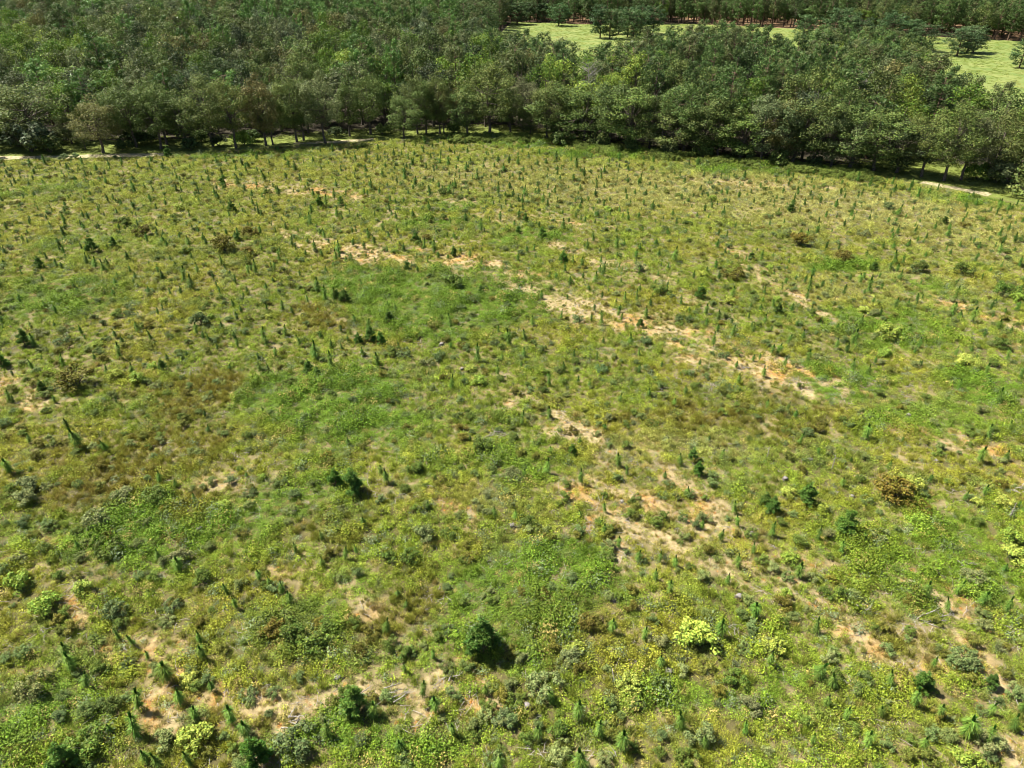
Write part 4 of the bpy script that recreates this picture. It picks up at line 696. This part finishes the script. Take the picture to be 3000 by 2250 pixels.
# scattered small weeds with darker leaves through the whole field
x, y, r = field_points(0.34, 14, 0.5); k = r.random(len(x)) < 0.35+0.4*(fbm(x, y, 12, 1) > 0.5); x, y = x[k], y[k]; n = len(x)
cc = np.array([BLU, DGR, OLV, GRY])[r.integers(0, 4, n)]*r.uniform(0.7, 1.4, (n, 1))
cc = mixc(cc*1.15, (0.12, 0.165, 0.03), r.random(n)*0.6)
scatter("weed_clumps", "dark and grey green weed clumps dotted through the clearing", "weeds", np.stack([x, y, HZ(x, y)], 1), r.uniform(0, 6.28, n), r.uniform(0.28, 0.72, n), r.integers(0, 5, n), cc, J_E)

# ------------------------------------------------------------------ labels of the many: where each stands, told by the landmark beside it
for cx, cy, wd, n, lab in BPL: LMF.append((cx, cy, "the "+re.split(" (?:behind|in|on|right|near|lying|beside|of) ", lab)[0]+{1440: " at the centre", 2830: " at right", 2735: " on the slope", 2530: " at lower right", 2175: " near the strip", 2990: " at the edge", 1115: " at bottom", 860: " by the blue shrub", 1325: " at bottom centre", 2950: " low at right", 2440: " at upper right"}[cx]))
LMF += [(165, 500, "the left end of the track"), (490, 462, "the dark pine by the track"), (2760, 560, "the pale track at right"), (2560, 400+150, "the dark wood edge"), (1560, 425, "the sunny gap in the oaks"), (230, 1140, "the wide olive brown shrub"), (2620, 1450, "the broad olive brown shrub at right"), (1325, 835, "the dark shrub above the lush patch"),
    (2450, 770, "the grassy green patch at upper right"), (650, 1050, "the pale bush row at left"), (1500, 640, "the upper middle of the clearing"), (60, 700, "the upper left edge"), (2950, 720, "the upper right edge"), (1000, 740, "the orange bare patch at upper left"), (1900, 960, "the middle of the sandy strip"), (560, 1180, "the reddish grass patch")]
LMW += [(105, 300, "the broad oak by the blue thicket"), (303, 320, "the leaning brownish oak"), (692, 260, "the oak beside the yellow thicket"), (954, 260, "the grey green front oak"), (1185, 310, "the low forward oak"), (1434, 230, "the tallest domed oak"), (1640, 250, "the left end of the dense edge"), (1945, 205, "the small red earth opening"), (2280, 320, "the brownish domed edge tree"),
    (2765, 330, "the leaning tree by the track"), (2825, 130, "the lone meadow clump"), (1515, 60, "the leftmost lone meadow pine"), (1810, 100, "the middle meadow pines"), (2480, 100, "the pines before the meadow"), (1240, 45, "the left tip of the meadow"), (100, 140, "the yellow green crowns at left"), (240, 150, "the second yellow green crowns"), (1000, 180, "the bright crowns above the oaks"),
    (20, 20, "the top left corner"), (500, 10, "the top edge at left"), (850, 10, "the top edge left of centre"), (2000, 10, "the top edge right of centre"), (2960, 40, "the top right corner"), (2960, 300, "the right edge"), (600, 120, "the dark crowns at upper left"), (2150, 200, "the small clearing right of centre")]
used = {}
DIRS = [("right of", 0), ("below and right of", 45), ("below", 90), ("below and left of", 135), ("left of", 180), ("above and left of", 225), ("above", 270), ("above and right of", 315)]
def near_lm(a, b, L):
    return sorted(((math.hypot(a-q[0], (b-q[1])*1.4), q) for q in L), key=lambda q: q[0])
AUTO.sort(key=lambda q: near_lm(q[2], q[3], LMW if q[4] else LMF)[0][0])
nshare = 0
for e, look, a, b, wood in AUTO:
    done = False
    for d, q in near_lm(a, b, LMW if wood else LMF)[:14]:
        th = math.degrees(math.atan2((b-q[1])*1.2, a-q[0])) % 360; dn = min(DIRS, key=lambda z: min(abs(z[1]-th), 360-abs(z[1]-th)))[0]
        tier = "right beside and " if d < 22 else ("just " if d < 75 else ("" if d < 150 else ("well " if d < 260 else "far ")))
        if tier.startswith("right"): tier = "close "
        lb = "%s %s%s %s" % (look, tier, dn, q[2])
        if lb not in used and len(lb.split()) <= 16: used[lb] = 1; e["label"] = lb; done = True; break
    if not done:
        nshare += 1; e["label"] = look+(" deep in the closed canopy of the wood" if wood else " standing among the weeds of the clearing")
print("labels", len(AUTO), "shared", nshare)
